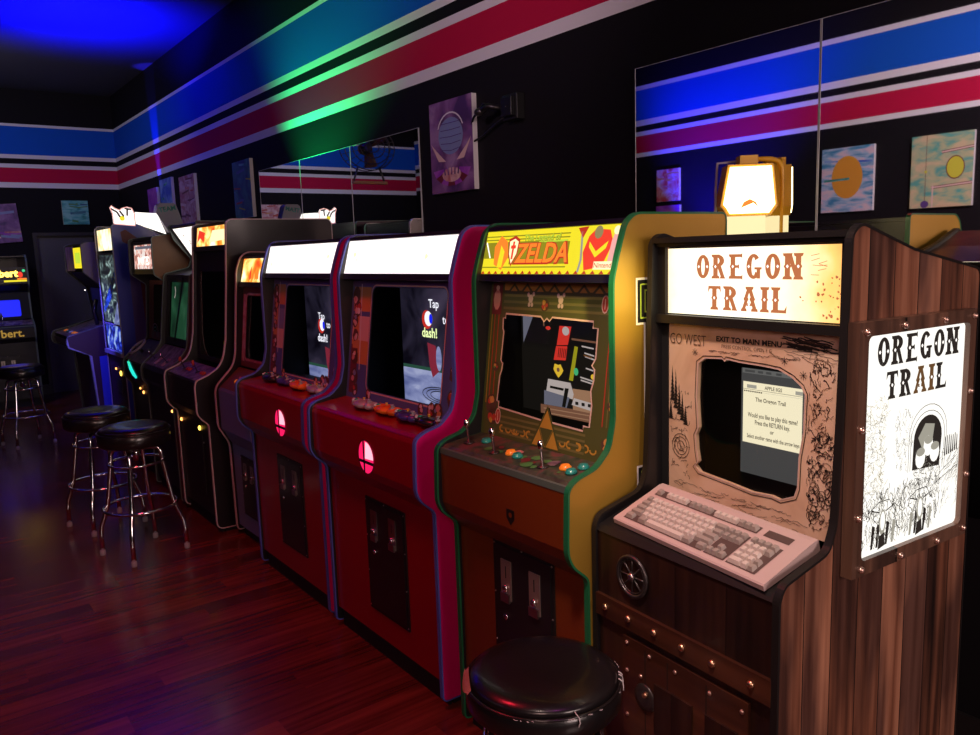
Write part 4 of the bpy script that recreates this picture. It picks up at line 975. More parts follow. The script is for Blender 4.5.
# ---- the wooden machine with the keyboard
DL = math.radians(-4.2)
OP = [(.718, .03), (.718, 1.502), (.434, 1.554), (.236, 1.612), (.206, 1.592), (.199, 1.40), (.193, 1.19), (.183, .985), (.160, .930), (.015, .893), (0, .865), (0, .03)]
def oregon():
    c = Cab('arcade_cabinet', (1.355, .864), .576, .718, DL, OP, 'rustic wooden machine with a lit OREGON TRAIL sign and a beige keyboard', 'arcade machine')
    c.sides('old_planks', 'trim_black', 'trim_black', .022)
    h = c.w/2-PT
    mb = MB(); mb.box((.20, PT, 1.588), (.235, c.w-PT, 1.602), 'trim_black'); mb.face([(.235, PT, 1.602), (.43, PT, 1.545), (.43, c.w-PT, 1.545), (.235, c.w-PT, 1.602)], 'dark_walnut'); mb.face([(.43, PT, 1.545), (.71, PT, 1.495), (.71, c.w-PT, 1.495), (.43, c.w-PT, 1.545)], 'dark_walnut'); c.part(mb, 'top_panel')
    mb = MB(); mb.box((.70, PT, .05), (.712, c.w-PT, 1.494), 'black_laminate'); c.part(mb, 'back_panel')
    # sign
    F = vface(c, .232, 1.407); L = .166
    mb = MB(); mb.slab(F, -.252, 0, .256, L, -.008, 0, 'lit_sepia'); mq = c.part(mb, 'marquee')
    mb = MB()
    for k in range(34):
        x = .262-abs(random.gauss(0, .045)); y = random.uniform(.005, .10); mb.disc(F, min(x, .258), y, random.uniform(.0012, .004), .0012, 'ink_letter', None, 6, 0, .5)
    for k in range(8): x = random.uniform(.19, .255); y = random.uniform(.10, .16); mb.stroke(F, [(x, y), (x-.02, y+random.uniform(-.006, .006))], .0012, .0012, 'ink_letter')
    mb.stroke(F, [(-.246, .002), (-.246, .17)], .0012, .0012, 'ink_letter')
    c.part(mb, 'marquee_print', mq)
    mb = MB(); western_text(mb, F, 'OREGON', .004, .120, .058, 1.10, .0020, lambda i: 'ink_letter', 'lit_white', .17)
    western_text(mb, F, 'TRAIL', .004, .044, .058, 1.10, .0020, lambda i: 'ink_letter', 'lit_white', .17)
    c.part(mb, 'lettering', mq)
    mb = MB(); mb.box((.212, PT, 1.382), (.238, c.w-PT, 1.404), 'trim_black'); mb.box((.212, PT, 1.578), (.238, c.w-PT, 1.590), 'trim_black')
    mb.box((.222, PT, 1.404), (.240, PT+.020, 1.578), 'trim_black'); mb.box((.222, c.w-PT-.026, 1.404), (.240, c.w-PT, 1.578), 'trim_black'); c.part(mb, 'sign_frame')
    # bezel
    Fb = vface(c, .240, .905); L = .474; g = .252
    op = [(-.145, .088), (-.05, .075), (.02, .062), (.075, .070), (.10, .062), (.112, .072), (.140, .095), (.148, .13), (.150, .20), (.160, .26), (.162, .36), (.152, .385), (.125, .410), (.090, .428), (.05, .432), (-.02, .435), (-.060, .440), (-.066, .432), (-.074, .440), (-.13, .435), (-.152, .415), (-.156, .30), (-.150, .22), (-.160, .20), (-.156, .16), (-.150, .13), (-.162, .115)]
    op = [(x+.002, (.30+(y-.30)*.76 if y > .30 else y if y > .12 else .12-(.12-y)*.55)-.01) for x, y in op]
    mb = MB(); hole_plate(mb, Fb, [(-g, 0), (g, 0), (g, L), (-g, L)], op, .012, 'bezel_paper', 'print_tan'); bz = c.part(mb, 'bezel')
    for a_, b_ in ((PT, c.w/2-g), (c.w/2+g, c.w-PT)):
        mb = MB(); mb.box((.236, a_, .90), (.250, b_, 1.382), 'black_matte'); c.part(mb, 'bezel_surround')
    mb = MB(); o = .0012
    mb.stroke(Fb, [(x*1.035, .25+(y-.25)*1.035) for x, y in op], .0022, o, 'ink_black', True)
    mb.stroke(Fb, [(x*1.00, .25+(y-.25)*1.00) for x, y in op], .0030, o, 'print_line', True)
    inside = lambda x, y: -.170 < x < .172 and .055 < y < .408
    def squig(x, y, l, a, w=.0014, amp=.004, n=6):
        if y > .425 and -.09 < x < .095 and amp < .0029: return
        pts = [(x+l*k/n*math.cos(a)+amp*random.uniform(-1, 1), y+l*k/n*math.sin(a)+amp*random.uniform(-1, 1)) for k in range(n+1)]
        if any(inside(*p) or abs(p[0]) > g-.002 or p[1] < .002 or p[1] > L-.002 for p in pts): return
        mb.stroke(Fb, pts, w, o+random.uniform(0, .0006), 'ink_black' if random.random() < .7 else 'ink_brown')
    for k in range(150): squig(random.uniform(.165, g-.02), random.uniform(.03, .40), random.uniform(.008, .03), random.uniform(.3, 2.8), random.uniform(.0008, .0024))
    for k in range(40): squig(random.uniform(.03, g-.04), random.uniform(.415, L-.01), random.uniform(.03, .06), random.uniform(-.5, .1), .0010, .002)
    for k in range(26): squig(random.uniform(.10, g-.08), random.uniform(L-.035, L-.008), random.uniform(.04, .09), -.12, .0030, .002)
    for k in range(70): squig(random.uniform(-g+.01, .14), random.uniform(.006, .055), random.uniform(.02, .06), random.uniform(-.3, .3), .0009, .003)
    for k in range(60): squig(random.uniform(-g+.006, -.175), random.uniform(.06, .30), random.uniform(.006, .02), random.uniform(0, 3), .0012, .003)
    for k in range(60): squig(random.choice([-.166, .168])+random.uniform(-.008, .008), random.uniform(.06, .42), .02, 1.5, .0010, .003)
    for k in range(40): squig(random.uniform(-.15, .14), random.choice([.408, .412]), .02, .1, .0010, .002)
    # pines on the left, rocks on the right
    for x, y, hh in ((-.238, .27, .09), (-.226, .25, .10), (-.214, .235, .08), (-.203, .22, .07), (-.192, .21, .05), (-.244, .22, .05)):
        for q in range(9):
            t_ = q/9; mb.poly(Fb, [(x-.010*(1-t_), y+hh*t_), (x+.010*(1-t_), y+hh*t_-.002), (x+random.uniform(-.002, .002), y+hh*(t_+.16))], o+.0002+.00005*q, 'ink_black')
    for k in range(26):
        cx, cy = random.uniform(.178, .240), random.uniform(.05, .20); r = random.uniform(.005, .014)
        mb.stroke(Fb, [(cx+r*math.cos(q)*random.uniform(.8, 1.2), cy+r*1.2*math.sin(q)) for q in [2*PI*j/9 for j in range(9)]], .0013, o+.0003, 'ink_black', True)
    for k in range(40): mb.disc(Fb, random.uniform(.178, .244), random.choice([random.gauss(.24, .012), random.gauss(.18, .02), random.gauss(.12, .03)]), random.uniform(.0012, .0042), o+.0004, 'ink_black', None, 6, 0, .5)
    for r in (.030, .022, .012): mb.stroke(Fb, [(-.208+r*math.cos(q), .150+r*1.1*math.sin(q)) for q in [2*PI*j/16 for j in range(16)]], .0016, o+.0003, 'ink_black', True)
    for cx, cy in ((-.160, .405), (.108, .408), (.158, .380)):
        for q in range(8): a = q*.8; mb.stroke(Fb, [(cx, cy), (cx+.010*math.cos(a), cy+.010*math.sin(a))], .0012, o+.0005, 'ink_black')
    mb.text(Fb, 'EXIT TO MAIN MENU', .005, L-.030, .0175, o+.0008, 'ink_black', .035, 1.15); mb.text(Fb, 'PRESS CONTROL, OPEN F ⌘'.replace(' ⌘', ' G'), .0, L-.047, .0125, o+.0008, 'ink_brown', .0, .95)
    mb.text(Fb, 'GO WEST', -.185, L-.040, .040, o+.0008, 'ink_brown', -.008, .70)
    c.part(mb, 'bezel_drawing', bz)
    screen_box(c, vface(c, .253, .905), -.245, .01, .245, L-.01, .12)
    pane(c, vface(c, .247, .905), -.17, .04, .17, .44)
    F = vface(c, .36); mb = MB(); s0, s1 = -.108, .24
    mb.slab(F, s0-.004, .985, s1, 1.262, -.006, 0, 'crt_bezel'); mb.rect(F, s0, 1.250, s1, 1.262, .0008, 'crt_bar')
    for x in (-.10, -.085, -.060, -.035, -.005): mb.rect(F, x, 1.253, x+.016, 1.259, .0012, 'crt_bezel')
    mb.rect(F, s0+.003, 1.068, .072, 1.228, .0012, 'crt_page'); mb.rect(F, s0+.003, 1.2085, .072, 1.2095, .0016, 'crt_text'); mb.rect(F, s0+.003, 1.204, .072, 1.2045, .0016, 'ink_grey')
    mb.rect(F, s0+.015, 1.212, s0+.045, 1.221, .0016, 'ink_grey'); mb.rect(F, .052, 1.212, .072, 1.221, .0016, 'ink_grey')
    mb.text(F, 'APPLE IIGS', -.012, 1.217, .013, .0018, 'crt_text', .02, .85);
    for k in range(9): mb.rect(F, s0+.006+.0065*k, 1.2020, s0+.0105+.0065*k, 1.2055, .0020, 'crt_text')
    mb.text(F, 'The Oregon Trail', -.020, 1.184, .015, .0018, 'crt_text', .02, .85); mb.text(F, 'Would you like to play this game?', -.014, 1.142, .0165, .0018, 'crt_text', .02, .66)
    mb.text(F, 'Press the RETURN key.', -.014, 1.124, .0165, .0018, 'crt_text', .02, .66); mb.text(F, 'or', -.014, 1.106, .015, .0018, 'crt_text', .02, .8); mb.text(F, 'Select another game with the arrow keys', -.012, 1.086, .0150, .0018, 'crt_text', .02, .63)
    c.part(mb, 'screen')
    # keyboard shelf and front
    c.fill('keyboard_shelf', [(.0, .858), (.012, .873), (.165, .917), (.240, .917)], 'trim_black')
    c.fill('front_panel', [(.008, .09), (.008, .664)], 'dark_walnut')
    c.fill('upper_front_board', [(.004, .690), (.004, .857)], 'dark_walnut')
    mb = MB(); mb.box((.03, PT, 0), (.04, c.w-PT, .09), 'black_matte'); mb.box((.05, PT, 0), (.69, c.w-PT, .028), 'black_matte'); c.part(mb, 'kick_board')
    F = vface(c, .004)
    mb = MB(); mb.slab(F, -h, .632, h, .690, -.004, .010, 'rail_walnut'); c.part(mb, 'nailed_rail', None, .002)
    for s_ in (-.235, -.150, -.060, .030, .120, .225):
        mb = MB(); mb.lathe_on(F, s_, .662, [(.0095, .010), (.009, .014), (.005, .018), (.001, .019)], 'copper_nail', 10); c.part(mb, 'nail_head')
    # wagon wheel badge
    wx, wz = -.140, .775
    mb = MB()
    for r, t_ in ((.050, .0055), (.042, .002)): mb.tube([F.p(wx+r*math.cos(2*PI*k/32), wz+r*math.sin(2*PI*k/32), .006) for k in range(32)], t_, 'dark_steel', 6, True)
    for k in range(8): a = 2*PI*k/8; mb.tube([F.p(wx, wz, .005), F.p(wx+.050*math.cos(a), wz+.050*math.sin(a), .005)], .0028, 'dark_steel', 5)
    mb.lathe_on(F, wx, wz, [(.011, .003), (.010, .012), (.005, .016)], 'steel', 12)
    c.part(mb, 'wheel_badge')
    # door boards below the rail
    F = vface(c, .008)
    mb = MB(); mb.slab(F, -.175, .13, .215, .610, .0, .010, 'rail_walnut'); door = c.part(mb, 'front_door', None, .003)
    mb = MB()
    for a_, b_ in (((-.095, .14), (-.095, .600)), ((-.02, .14), (-.02, .600)), ((.10, .14), (.10, .600))): mb.stroke(F, [a_, b_], .004, .0105, 'ink_black')
    mb.slab(F, -.06, .40, .06, .53, .010, .016, 'dark_walnut'); mb.slab(F, .10, .30, .19, .53, .010, .015, 'dark_walnut'); c.part(mb, 'board_joints', door)
    mb = MB(); mb.lathe_on(F, -.095, .475, [(.036, .010), (.034, .014), (.02, .016)], 'dark_steel', 20); mb.lathe_on(F, -.085, .49, [(.008, .016), (.006, .026)], 'copper_nail', 10); c.part(mb, 'latch', door)
    for x, y in ((-.160, .595), (-.08, .590), (.005, .588), (.11, .585), (.20, .585), (-.160, .52), (-.160, .40), (-.11, .525)):
        mb = MB(); mb.lathe_on(F, x, y, [(.006, .010), (.005, .013), (.001, .015)], 'bolt_pink', 8); c.part(mb, 'nail_head', door)
    # lit poster on the right side
    F = Face((0, 0, 0), (1, 0, 0), (0, 0, 1)); a0, a1, b0, b1 = .197, .658, .870, 1.414
    mb = MB(); o_, i_ = [(a0, b0), (a1, b0), (a1, b1), (a0, b1)], rrect(a0+.033, b0+.032, a1-.026, b1-.030, .014)
    hole_plate(mb, Face((0, -.028, 0), (1, 0, 0), (0, 0, 1)), o_, i_, .026, 'frame_wood', 'frame_wood'); fr = c.part(mb, 'poster_frame')
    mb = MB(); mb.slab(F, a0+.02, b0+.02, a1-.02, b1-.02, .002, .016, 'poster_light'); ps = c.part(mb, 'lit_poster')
    F2 = Face((0, -.016, 0), (1, 0, 0), (0, 0, 1))
    cx = (a0+a1)/2
    mb = MB(); western_text(mb, F2, 'OREGON', cx+.014, 1.345, .062, 1.12, .0010, lambda i: 'ink_on_light', 'lit_white', .15)
    western_text(mb, F2, 'TRAIL', cx+.010, 1.270, .060, 1.15, .0010, lambda i: 'ink_letter_brown' if i in (2, 3) else 'ink_on_light', 'lit_white', .15)
    c.part(mb, 'lettering', ps)
    mb = MB()
    A0, A1, B0 = a0+.038, a1-.032, b0+.038
    def pk(x, y): return A0+x*(A1-A0), B0+y*.300
    om = ['ink_on_light', 'ink_grey', 'ink_on_light']
    # wagon cover opening
    q = [pk(.50, .52)]+[pk(.655-.150*math.cos(PI*k/12), .74+.18*math.sin(PI*k/12)) for k in range(13)]+[pk(.79, .50)]
    mb.poly(F2, q, .0012, 'ink_on_light'); mb.poly(F2, [pk(.55, .76), pk(.62, .86), pk(.72, .84), pk(.70, .70), pk(.60, .66)], .0016, 'ink_grey')
    for x, y in ((.58, .60), (.66, .68), (.73, .62)):
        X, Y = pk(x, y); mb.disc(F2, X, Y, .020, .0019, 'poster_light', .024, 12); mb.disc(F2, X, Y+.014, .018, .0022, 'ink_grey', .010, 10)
    for r in (1.0, 1.12): mb.stroke(F2, [pk(.65+(x-.65)*r*1.15, .55+(y-.55)*r*1.06) for x, y in [(.50, .52)]+[(.655-.155*math.cos(PI*k_/12), .74+.19*math.sin(PI*k_/12)) for k_ in range(13)]+[(.80, .48)]], .0016, .0014, 'ink_on_light')
    # fence of posts and far hill
    for k in range(7):
        X = .84+.022*k; mb.poly(F2, [pk(X, .56+.004*k), pk(X+.015, .56+.004*k), pk(X+.012, .70+.01*(k % 3)), pk(X+.004, .72+.008*(k % 2))], .0013, 'ink_on_light')
    def sk(x0, x1, y0, y1, n, l, a, w, am=.004, m_=None):
        for k in range(n):
            x, y = random.uniform(x0, x1), random.uniform(y0, y1); X, Y = pk(x, y); an = random.uniform(*a); ln = random.uniform(l*.4, l)
            pts = [(min(A1, max(A0, X+ln*j/4*math.cos(an)+random.uniform(-am, am))), max(B0, Y+ln*j/4*math.sin(an)+random.uniform(-am, am))) for j in range(5)]
            mb.stroke(F2, pts, random.uniform(w*.5, w), .0012+random.uniform(0, .0006), m_ or random.choice(om))
    sk(.02, .22, .42, 1.12, 150, .018, (0, 3.1), .0011, .004, 'lit_sketch')
    sk(.02, .22, .42, 1.00, 120, .016, (0, 3.1), .0010)
    sk(.32, .48, .50, .96, 70, .020, (1, 2.2), .0012)
    sk(.50, .82, .34, .60, 150, .022, (0, 3.1), .0014)
    sk(.84, 1.0, .34, .56, 50, .04, (.5, .9), .0012)
    sk(.0, .80, .02, .40, 420, .030, (.9, 2.3), .0020)
    sk(.80, 1.0, .10, .40, 36, .03, (.6, 1.6), .0012)
    # oxen: two heads with bodies, bold brush marks
    for ox in (.22, .60):
        mb.stroke(F2, [pk(ox-.14, .30), pk(ox-.04, .36), pk(ox+.06, .36), pk(ox+.12, .26)], .0022, .0018, 'ink_on_light')
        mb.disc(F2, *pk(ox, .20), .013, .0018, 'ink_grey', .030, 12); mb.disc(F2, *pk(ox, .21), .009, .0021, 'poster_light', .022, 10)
        for sx_ in (-1, 1): mb.stroke(F2, [pk(ox+sx_*.03, .28), pk(ox+sx_*.11, .31), pk(ox+sx_*.13, .25)], .0030, .0019, 'ink_on_light')
        for lx in (-.10, -.05, .04, .10): mb.poly(F2, [pk(ox+lx, .20), pk(ox+lx+.03, .18), pk(ox+lx+.01, .02), pk(ox+lx-.01, .02)], .0017, random.choice(om))
        mb.poly(F2, [pk(ox-.03, .10), pk(ox+.02, .12), pk(ox+.03, .02), pk(ox-.04, .0)], .0020, 'ink_on_light')
    for a_, b_ in ((.80, .52), (.74, .44)): mb.stroke(F2, [pk(a_, b_-.08), pk(.99, b_+.02)], .0016, .0015, 'ink_on_light')
    c.part(mb, 'poster_print', ps)
    F3 = Face((0, -.028, 0), (1, 0, 0), (0, 0, 1))
    for x, y in [(a0+.022, b1-.02), (a0+.16, b1-.016), (a0+.32, b1-.016), (a1-.014, b1-.016), (a1-.016, .5*(b0+b1)+.08), (a1-.016, .5*(b0+b1)-.12), (a1-.016, b0+.018), (a0+.33, b0+.012), (a0+.18, b0+.012), (a0+.03, b0+.016), (a0+.014, .5*(b0+b1)+.05), (a0+.014, .5*(b0+b1)-.14)]:
        mb = MB(); mb.lathe_on(F3, x, y, [(.008, .0), (.0078, .004), (.005, .008), (.001, .0095)], 'bolt_pink', 10); c.part(mb, 'rivet', fr)
    # keyboard: stands on the sloping shelf
    th = math.atan2(.044, .153)
    kb = empty('keyboard', (0, 0, 0)); U = Vector((math.cos(DL), math.sin(DL), 0)); V = Vector((-math.sin(DL), math.cos(DL), 0))
    kw = .485; kd = .178
    base = Vector((1.355, .864, 0))+U*.0150+V*.282+Vector((0, 0, .8775))
    kb.matrix_world = Matrix.Translation(base) @ Matrix.Rotation(DL, 4, 'Z') @ Matrix.Rotation(-th, 4, 'Y') @ Matrix.Rotation(math.radians(-3.2), 4, 'Z')
    # local: x back, y left, z up
    K = lambda x, z: (x, z)
    mb = MB(); pr = [(0, .0), (0, .012), (.004, .015), (.125, .026), (.165, .030), (kd, .028), (kd, .0)]
    a = [(x, -kw/2, z) for x, z in pr]; b = [(x, kw/2, z) for x, z in pr]
    mb.face(a, 'plastic_pink_beige'); mb.face(b[::-1], 'plastic_pink_beige')
    for i in range(len(pr)): j = (i+1) % len(pr); mb.face([a[i], b[i], b[j], a[j]], 'plastic_pink_beige')
    mb.build('keyboard_case', kb, bevel=.003)
    tz = lambda x: .015+(x-.004)*.0909
    mb = MB()
    def well(x0, x1, y0, y1): mb.face([(x0, y0, tz(x0)+.0008), (x0, y1, tz(x0)+.0008), (x1, y1, tz(x1)+.0008), (x1, y0, tz(x1)+.0008)], 'legend_plate')
    well(.016, .110, .220, -.052); well(.016, .110, -.058, -.118); well(.016, .110, -.124, -.206); well(.126, .150, .220, -.118); well(.128, .150, -.135, -.205)
    mb.build('key_well', kb)
    keymesh = {}
    def key(x, y, wk, dark):
        k_ = (round(wk, 4), dark)
        if k_ not in keymesh:
            q = MB(); m_ = 'key_grey' if dark else 'key_light'; hx, hy = .0083, wk/2-.0009
            lo = [(-hx, -hy, 0), (hx, -hy, 0), (hx, hy, 0), (-hx, hy, 0)]; hi = [(-hx+.0035, -hy+.003, .0095), (hx-.0015, -hy+.003, .0095), (hx-.0015, hy-.003, .0095), (-hx+.0035, hy-.003, .0095)]
            q.face(hi, m_)
            for i in range(4): j = (i+1) % 4; q.face([lo[i], lo[j], hi[j], hi[i]], m_)
            o1 = q.build('key', kb); keymesh[k_] = o1.data; o1.location = (x, y, tz(x)); return
        o1 = bpy.data.objects.new('key', keymesh[k_]); COL.objects.link(o1); o1.parent = kb; o1.location = (x, y, tz(x))
    u = .0182; Y0 = .216
    def row(x, ws, y=Y0, dk=()):
        for i, w_ in enumerate(ws):
            if w_ < 0: y -= -w_*u; continue
            key(x, y-w_*u/2, w_*u, i in dk); y -= w_*u
    row(.138, [1, -1, 1, 1, 1, 1, -.5, 1, 1, 1, 1, -.5, 1, 1, 1, 1], dk=(0, 7, 8, 9, 10))
    row(.102, [1]*13+[2], dk=(0, 13)); row(.0835, [1.5]+[1]*12+[1.5], dk=(0, 13)); row(.065, [1.75]+[1]*11+[2.25], dk=(0, 12)); row(.0465, [2.25]+[1]*10+[2.75], dk=(0, 11)); row(.028, [1.5, -1, 1.5, 7, 1.5, -1, 1.5], dk=(0, 2, 4, 6))
    yr = -.0595
    row(.138, [1, 1, 1], yr, (0, 1, 2)); row(.102, [1, 1, 1], yr, (0, 1, 2)); row(.0835, [1, 1, 1], yr, (0, 1, 2)); row(.0465, [-1, 1], yr, (1,)); row(.028, [1, 1, 1], yr, (0, 1, 2))
    yn = -.1265
    row(.102, [1, 1, 1, 1], yn, (0, 1, 2, 3)); row(.0835, [1, 1, 1, 1], yn, (3,)); row(.065, [1, 1, 1], yn); row(.0465, [1, 1, 1, 1], yn, (3,)); row(.028, [2, 1, 1], yn, (2,))
    tag(kb, 'pinkish beige full-size computer keyboard on the sloping shelf of the wooden machine', 'keyboard')
oregon()

# ---- the row of older machines beyond the red ones
def glow_spot(c, F, s, t, m, r=.012, name='coin_button'):
    mb = MB(); mb.lathe_on(F, s, t, [(r, .001), (r, .006), (r*.6, .010)], m, 12); return c.part(mb, name)

def slate_machine():
    prof = [(.76, .03), (.76, 1.60), (.175, 1.625), (.133, 1.60), (.103, 1.526), (.098, 1.47), (.060, 1.05), (.040, .985), (-.059, .885), (-.071, .85), (-.071, .647), (-.013, .547), (-.008, .05), (.0, .03)]
    c = Cab('arcade_cabinet', (1.475, 3.93), .54, .76, 0, prof, 'arcade machine with a slate blue front and orange lit sign beside the farther red one')
    c.sides('black_laminate', 'black_laminate', 'trim_white', .03)
    c.fill('front_panel', [(.004, .06), (.0, .545), (-.055, .64), (-.055, .862), (-.045, .874)], 'slate_laminate')
    c.fill('control_panel', [(-.045, .877), (.070, .975)], 'brown_panel'); Fd = front_face(-.045, .877, .07, .975, c.w/2)
    joystick(c, Fd, .10, .05, 'pad_orange'); button(c, Fd, -.05, .05, 'teal_button'); button(c, Fd, -.10, .06, 'orange_button')
    F = front_face(.118, 1.46, .148, 1.59, c.w/2); h = c.w/2-PT
    mb = MB(); mb.slab(F, -h+.01, 0, h-.01, .13, -.006, 0, 'lit_fire'); mq = c.part(mb, 'marquee')
    mb = MB()
    for k in range(10): x = random.uniform(-h+.03, h-.03); mb.poly(F, [(x, .01), (x+.02, .02), (x+.01, .09), (x-.008, .05)], .001+.0001*k, random.choice(['lit_red', 'lit_orange', 'lit_cream']))
    c.part(mb, 'marquee_print', mq)
    mb = MB(); mb.slab(F, -h, -.03, h, -.001, -.012, .004, 'black_laminate'); mb.slab(F, -h, .131, h, .145, -.012, .003, 'black_laminate'); c.part(mb, 'marquee_retainer')
    Fb = front_face(.085, .985, .135, 1.43, c.w/2); L = .447
    op = rrect(-.19, .05, .19, .40, .02)
    mb = MB(); hole_plate(mb, Fb, [(-h, 0), (h, 0), (h, L), (-h, L)], op, .006, 'print_maroon'); bz = c.part(mb, 'bezel')
    mb = MB(); mb.stroke(Fb, rrect(-.20, .04, .20, .41, .025), .012, .001, 'canvas_rose', True); mb.rect(Fb, -h+.01, .03, -h+.05, L-.04, .0008, 'canvas_rose'); c.part(mb, 'bezel_art', bz)
    screen_box(c, Fb, -.22, .02, .22, L-.02, .12); pane(c, Fb, -.2, .04, .2, .41)
    F = vface(c, .20); mb = MB(); mb.rect(F, -.18, 1.02, .18, 1.38, 0, 'scr_black'); mb.disc(F, -.06, 1.17, .018, .001, 'canvas_violet'); c.part(mb, 'screen')
    coin_door(c, vface(c, 0), -.12, .16, .12, .50, [(-.05, .42, .04, .09), (.05, .42, .04, .09)])
    c.shell(.16, 1.60)
slate_machine()

def tall_black():
    prof = [(.84, .03), (.84, 1.79), (.82, 1.812), (.214, 1.812), (.19, 1.795), (.165, 1.45), (.137, 1.132), (.115, 1.03), (.085, .976), (.02, .935), (-.05, .912), (-.060, .88), (-.060, .72), (-.03, .68), (0, .655), (0, .03)]
    c = Cab('arcade_cabinet', (1.378, 4.54), .63, .84, 0, prof, 'tall black arcade machine with white edging and a glowing yellow triangle')
    c.sides('black_laminate', 'black_laminate', 'trim_white', .04)
    c.fill('front_panel', [(.01, .09), (.01, .66), (-.045, .725), (-.045, .895), (-.04, .905)], 'black_panel')
    c.fill('control_panel', [(-.04, .908), (.09, .960)], 'panel_art'); Fd = front_face(-.04, .908, .09, .960, c.w/2)
    for s_ in (-.16, .10): joystick(c, Fd, s_, .07, 'print_red')
    for s_ in (-.08, -.04, .18, .22): button(c, Fd, s_, .07, random.choice(['print_red', 'white_plastic']))
    h = c.w/2-PT; F = front_face(.185, 1.672, .200, 1.795, c.w/2)
    mb = MB(); mb.slab(F, -h+.06, 0, h, .115, -.006, 0, 'lit_fire'); mq = c.part(mb, 'marquee')
    mb = MB(); mb.poly(F, [(-h+.07, .02), (-h+.13, .05), (-h+.20, .02), (-h+.22, .08), (-h+.10, .10)], .001, 'lit_red'); mb.poly(F, [(0, .02), (h-.02, .03), (h-.03, .09), (.05, .09)], .001, 'lit_cream'); c.part(mb, 'marquee_print', mq)
    mb = MB(); mb.slab(F, -h, -.03, h, -.001, -.012, .004, 'black_laminate'); mb.slab(F, -h, 0, -h+.058, .115, -.01, .002, 'dark_plum'); c.part(mb, 'marquee_retainer')
    Fb = front_face(.15, .97, .20, 1.645, c.w/2); L = .677
    mb = MB(); hole_plate(mb, Fb, [(-h, 0), (h, 0), (h, L), (-h, L)], rrect(-.24, .03, .24, .55, .02), .006, 'black_matte'); bz = c.part(mb, 'bezel')
    screen_box(c, Fb, -.26, .01, .26, .60, .16); pane(c, Fb, -.25, .02, .25, .57)
    F = vface(c, .20)
    mb = MB(); mb.poly(F, [(.055, 1.005), (.115, 1.020), (.082, 1.10), ], 0, 'lit_yellow'); mb.poly(F, [(.045, .965), (.17, .985), (.165, 1.005), (.05, .995)], 0, 'lit_yellow'); mb.poly(F, [(.12, 1.02), (.16, 1.03), (.13, 1.07)], 0, 'scr_grey')
    c.part(mb, 'screen_picture')
    glow_spot(c, vface(c, .01), .105, .600, 'coin_light_yellow', .014); glow_spot(c, vface(c, .01), -.26, .60, 'coin_light_orange', .011)  # the orange one stands for a reflection on chrome, painted as a glow
    mb = MB(); mb.slab(vface(c, .01), -.09, .20, .14, .56, .0005, .006, 'black_panel'); mb.lathe_on(vface(c, .01), .16, .52, [(.006, 0), (.005, .006)], 'steel', 8); c.part(mb, 'coin_door')
    c.shell(.22, 1.808)
tall_black()

def slant_screen():
    prof = [(.86, .03), (.86, 1.83), (.235, 1.838), (.262, 1.74), (.375, 1.60), (.35, 1.54), (.175, 1.50), (.115, 1.03), (.06, .955), (.0, .91), (-.035, .87), (-.035, .78), (0, .74), (0, .03)]
    c = Cab('arcade_cabinet', (1.38, 5.25), .62, .86, 0, prof, 'black arcade machine with an overhanging white sign and a slanted screen with painted green reflections')
    c.sides('dark_plum', 'black_laminate', 'trim_dim', .02)
    h = c.w/2-PT
    c.fill('front_panel', [(.01, .09), (.01, .745), (-.022, .785), (-.022, .86), (-.010, .885)], 'black_panel'); c.fill('control_panel', [(-.010, .892), (.08, .955), (.135, 1.01)], 'panel_art')
    Fd = front_face(-.01, .892, .08, .955, c.w/2)
    mb = MB()
    for k in range(5): mb.slab(Fd, -.20+.085*k, .02, -.14+.085*k, .09, .0004, .003, 'canvas_rose' if k % 2 else 'panel_art')
    c.part(mb, 'deck_print')
    for s_ in (-.2, .1): joystick(c, Fd, s_, .06)
    F = front_face(.375, 1.612, .250, 1.815, c.w/2); L = math.hypot(.125, .203)
    mb = MB(); mb.slab(F, -h+.03, .005, h, L-.005, -.006, 0, 'lit_white'); mq = c.part(mb, 'marquee')
    mb = MB()
    for x, y in ((-.14, .16), (-.11, .10), (-.08, .12)): mb.poly(F, [(x, y), (x+.025, y+.01), (x+.01, y+.035)], .001, 'scr_brown')
    c.part(mb, 'marquee_print', mq)
    mb = MB(); mb.slab(F, -h, 0, -h+.028, L, -.02, .002, 'black_laminate'); mb.slab(F, -h, L-.004, h, L+.012, -.02, .003, 'black_laminate'); c.part(mb, 'marquee_retainer')
    c.fill('hood_underside', [(.19, 1.495), (.36, 1.53), (.385, 1.60)], 'black_panel')
    Fb = front_face(.14, 1.02, .195, 1.49, c.w/2); L = .48
    mb = MB(); hole_plate(mb, Fb, [(-h, 0), (h, 0), (h, L), (-h, L)], rrect(-.22, .05, .25, .43, .03), .006, 'black_panel'); c.part(mb, 'bezel')
    mb = MB(); mb.slab(Fb, -.24, .04, .26, .45, -.03, -.02, 'reflection_green'); mb.stroke(Fb, [(-.16, .40), (-.145, .37), (-.15, .34), (-.165, .32)], .010, -.019, 'scr_paper'); mb.poly(Fb, [(.12, .16), (.24, .17), (.24, .36), (.15, .34)], -.0195, 'stage_green'); c.part(mb, 'screen')  # greenish reflections in the glass, painted as glowing colour
    mb = MB(); mb.stroke(Fb, [(-.05, .03), (.10, .46)], .035, .004, 'black_matte'); c.part(mb, 'dark_strip')  # plain dark strip slanting across the screen
    glow_spot(c, vface(c, .01), .24, .62, 'coin_light_orange', .010)
    c.shell(.25, 1.834)
slant_screen()

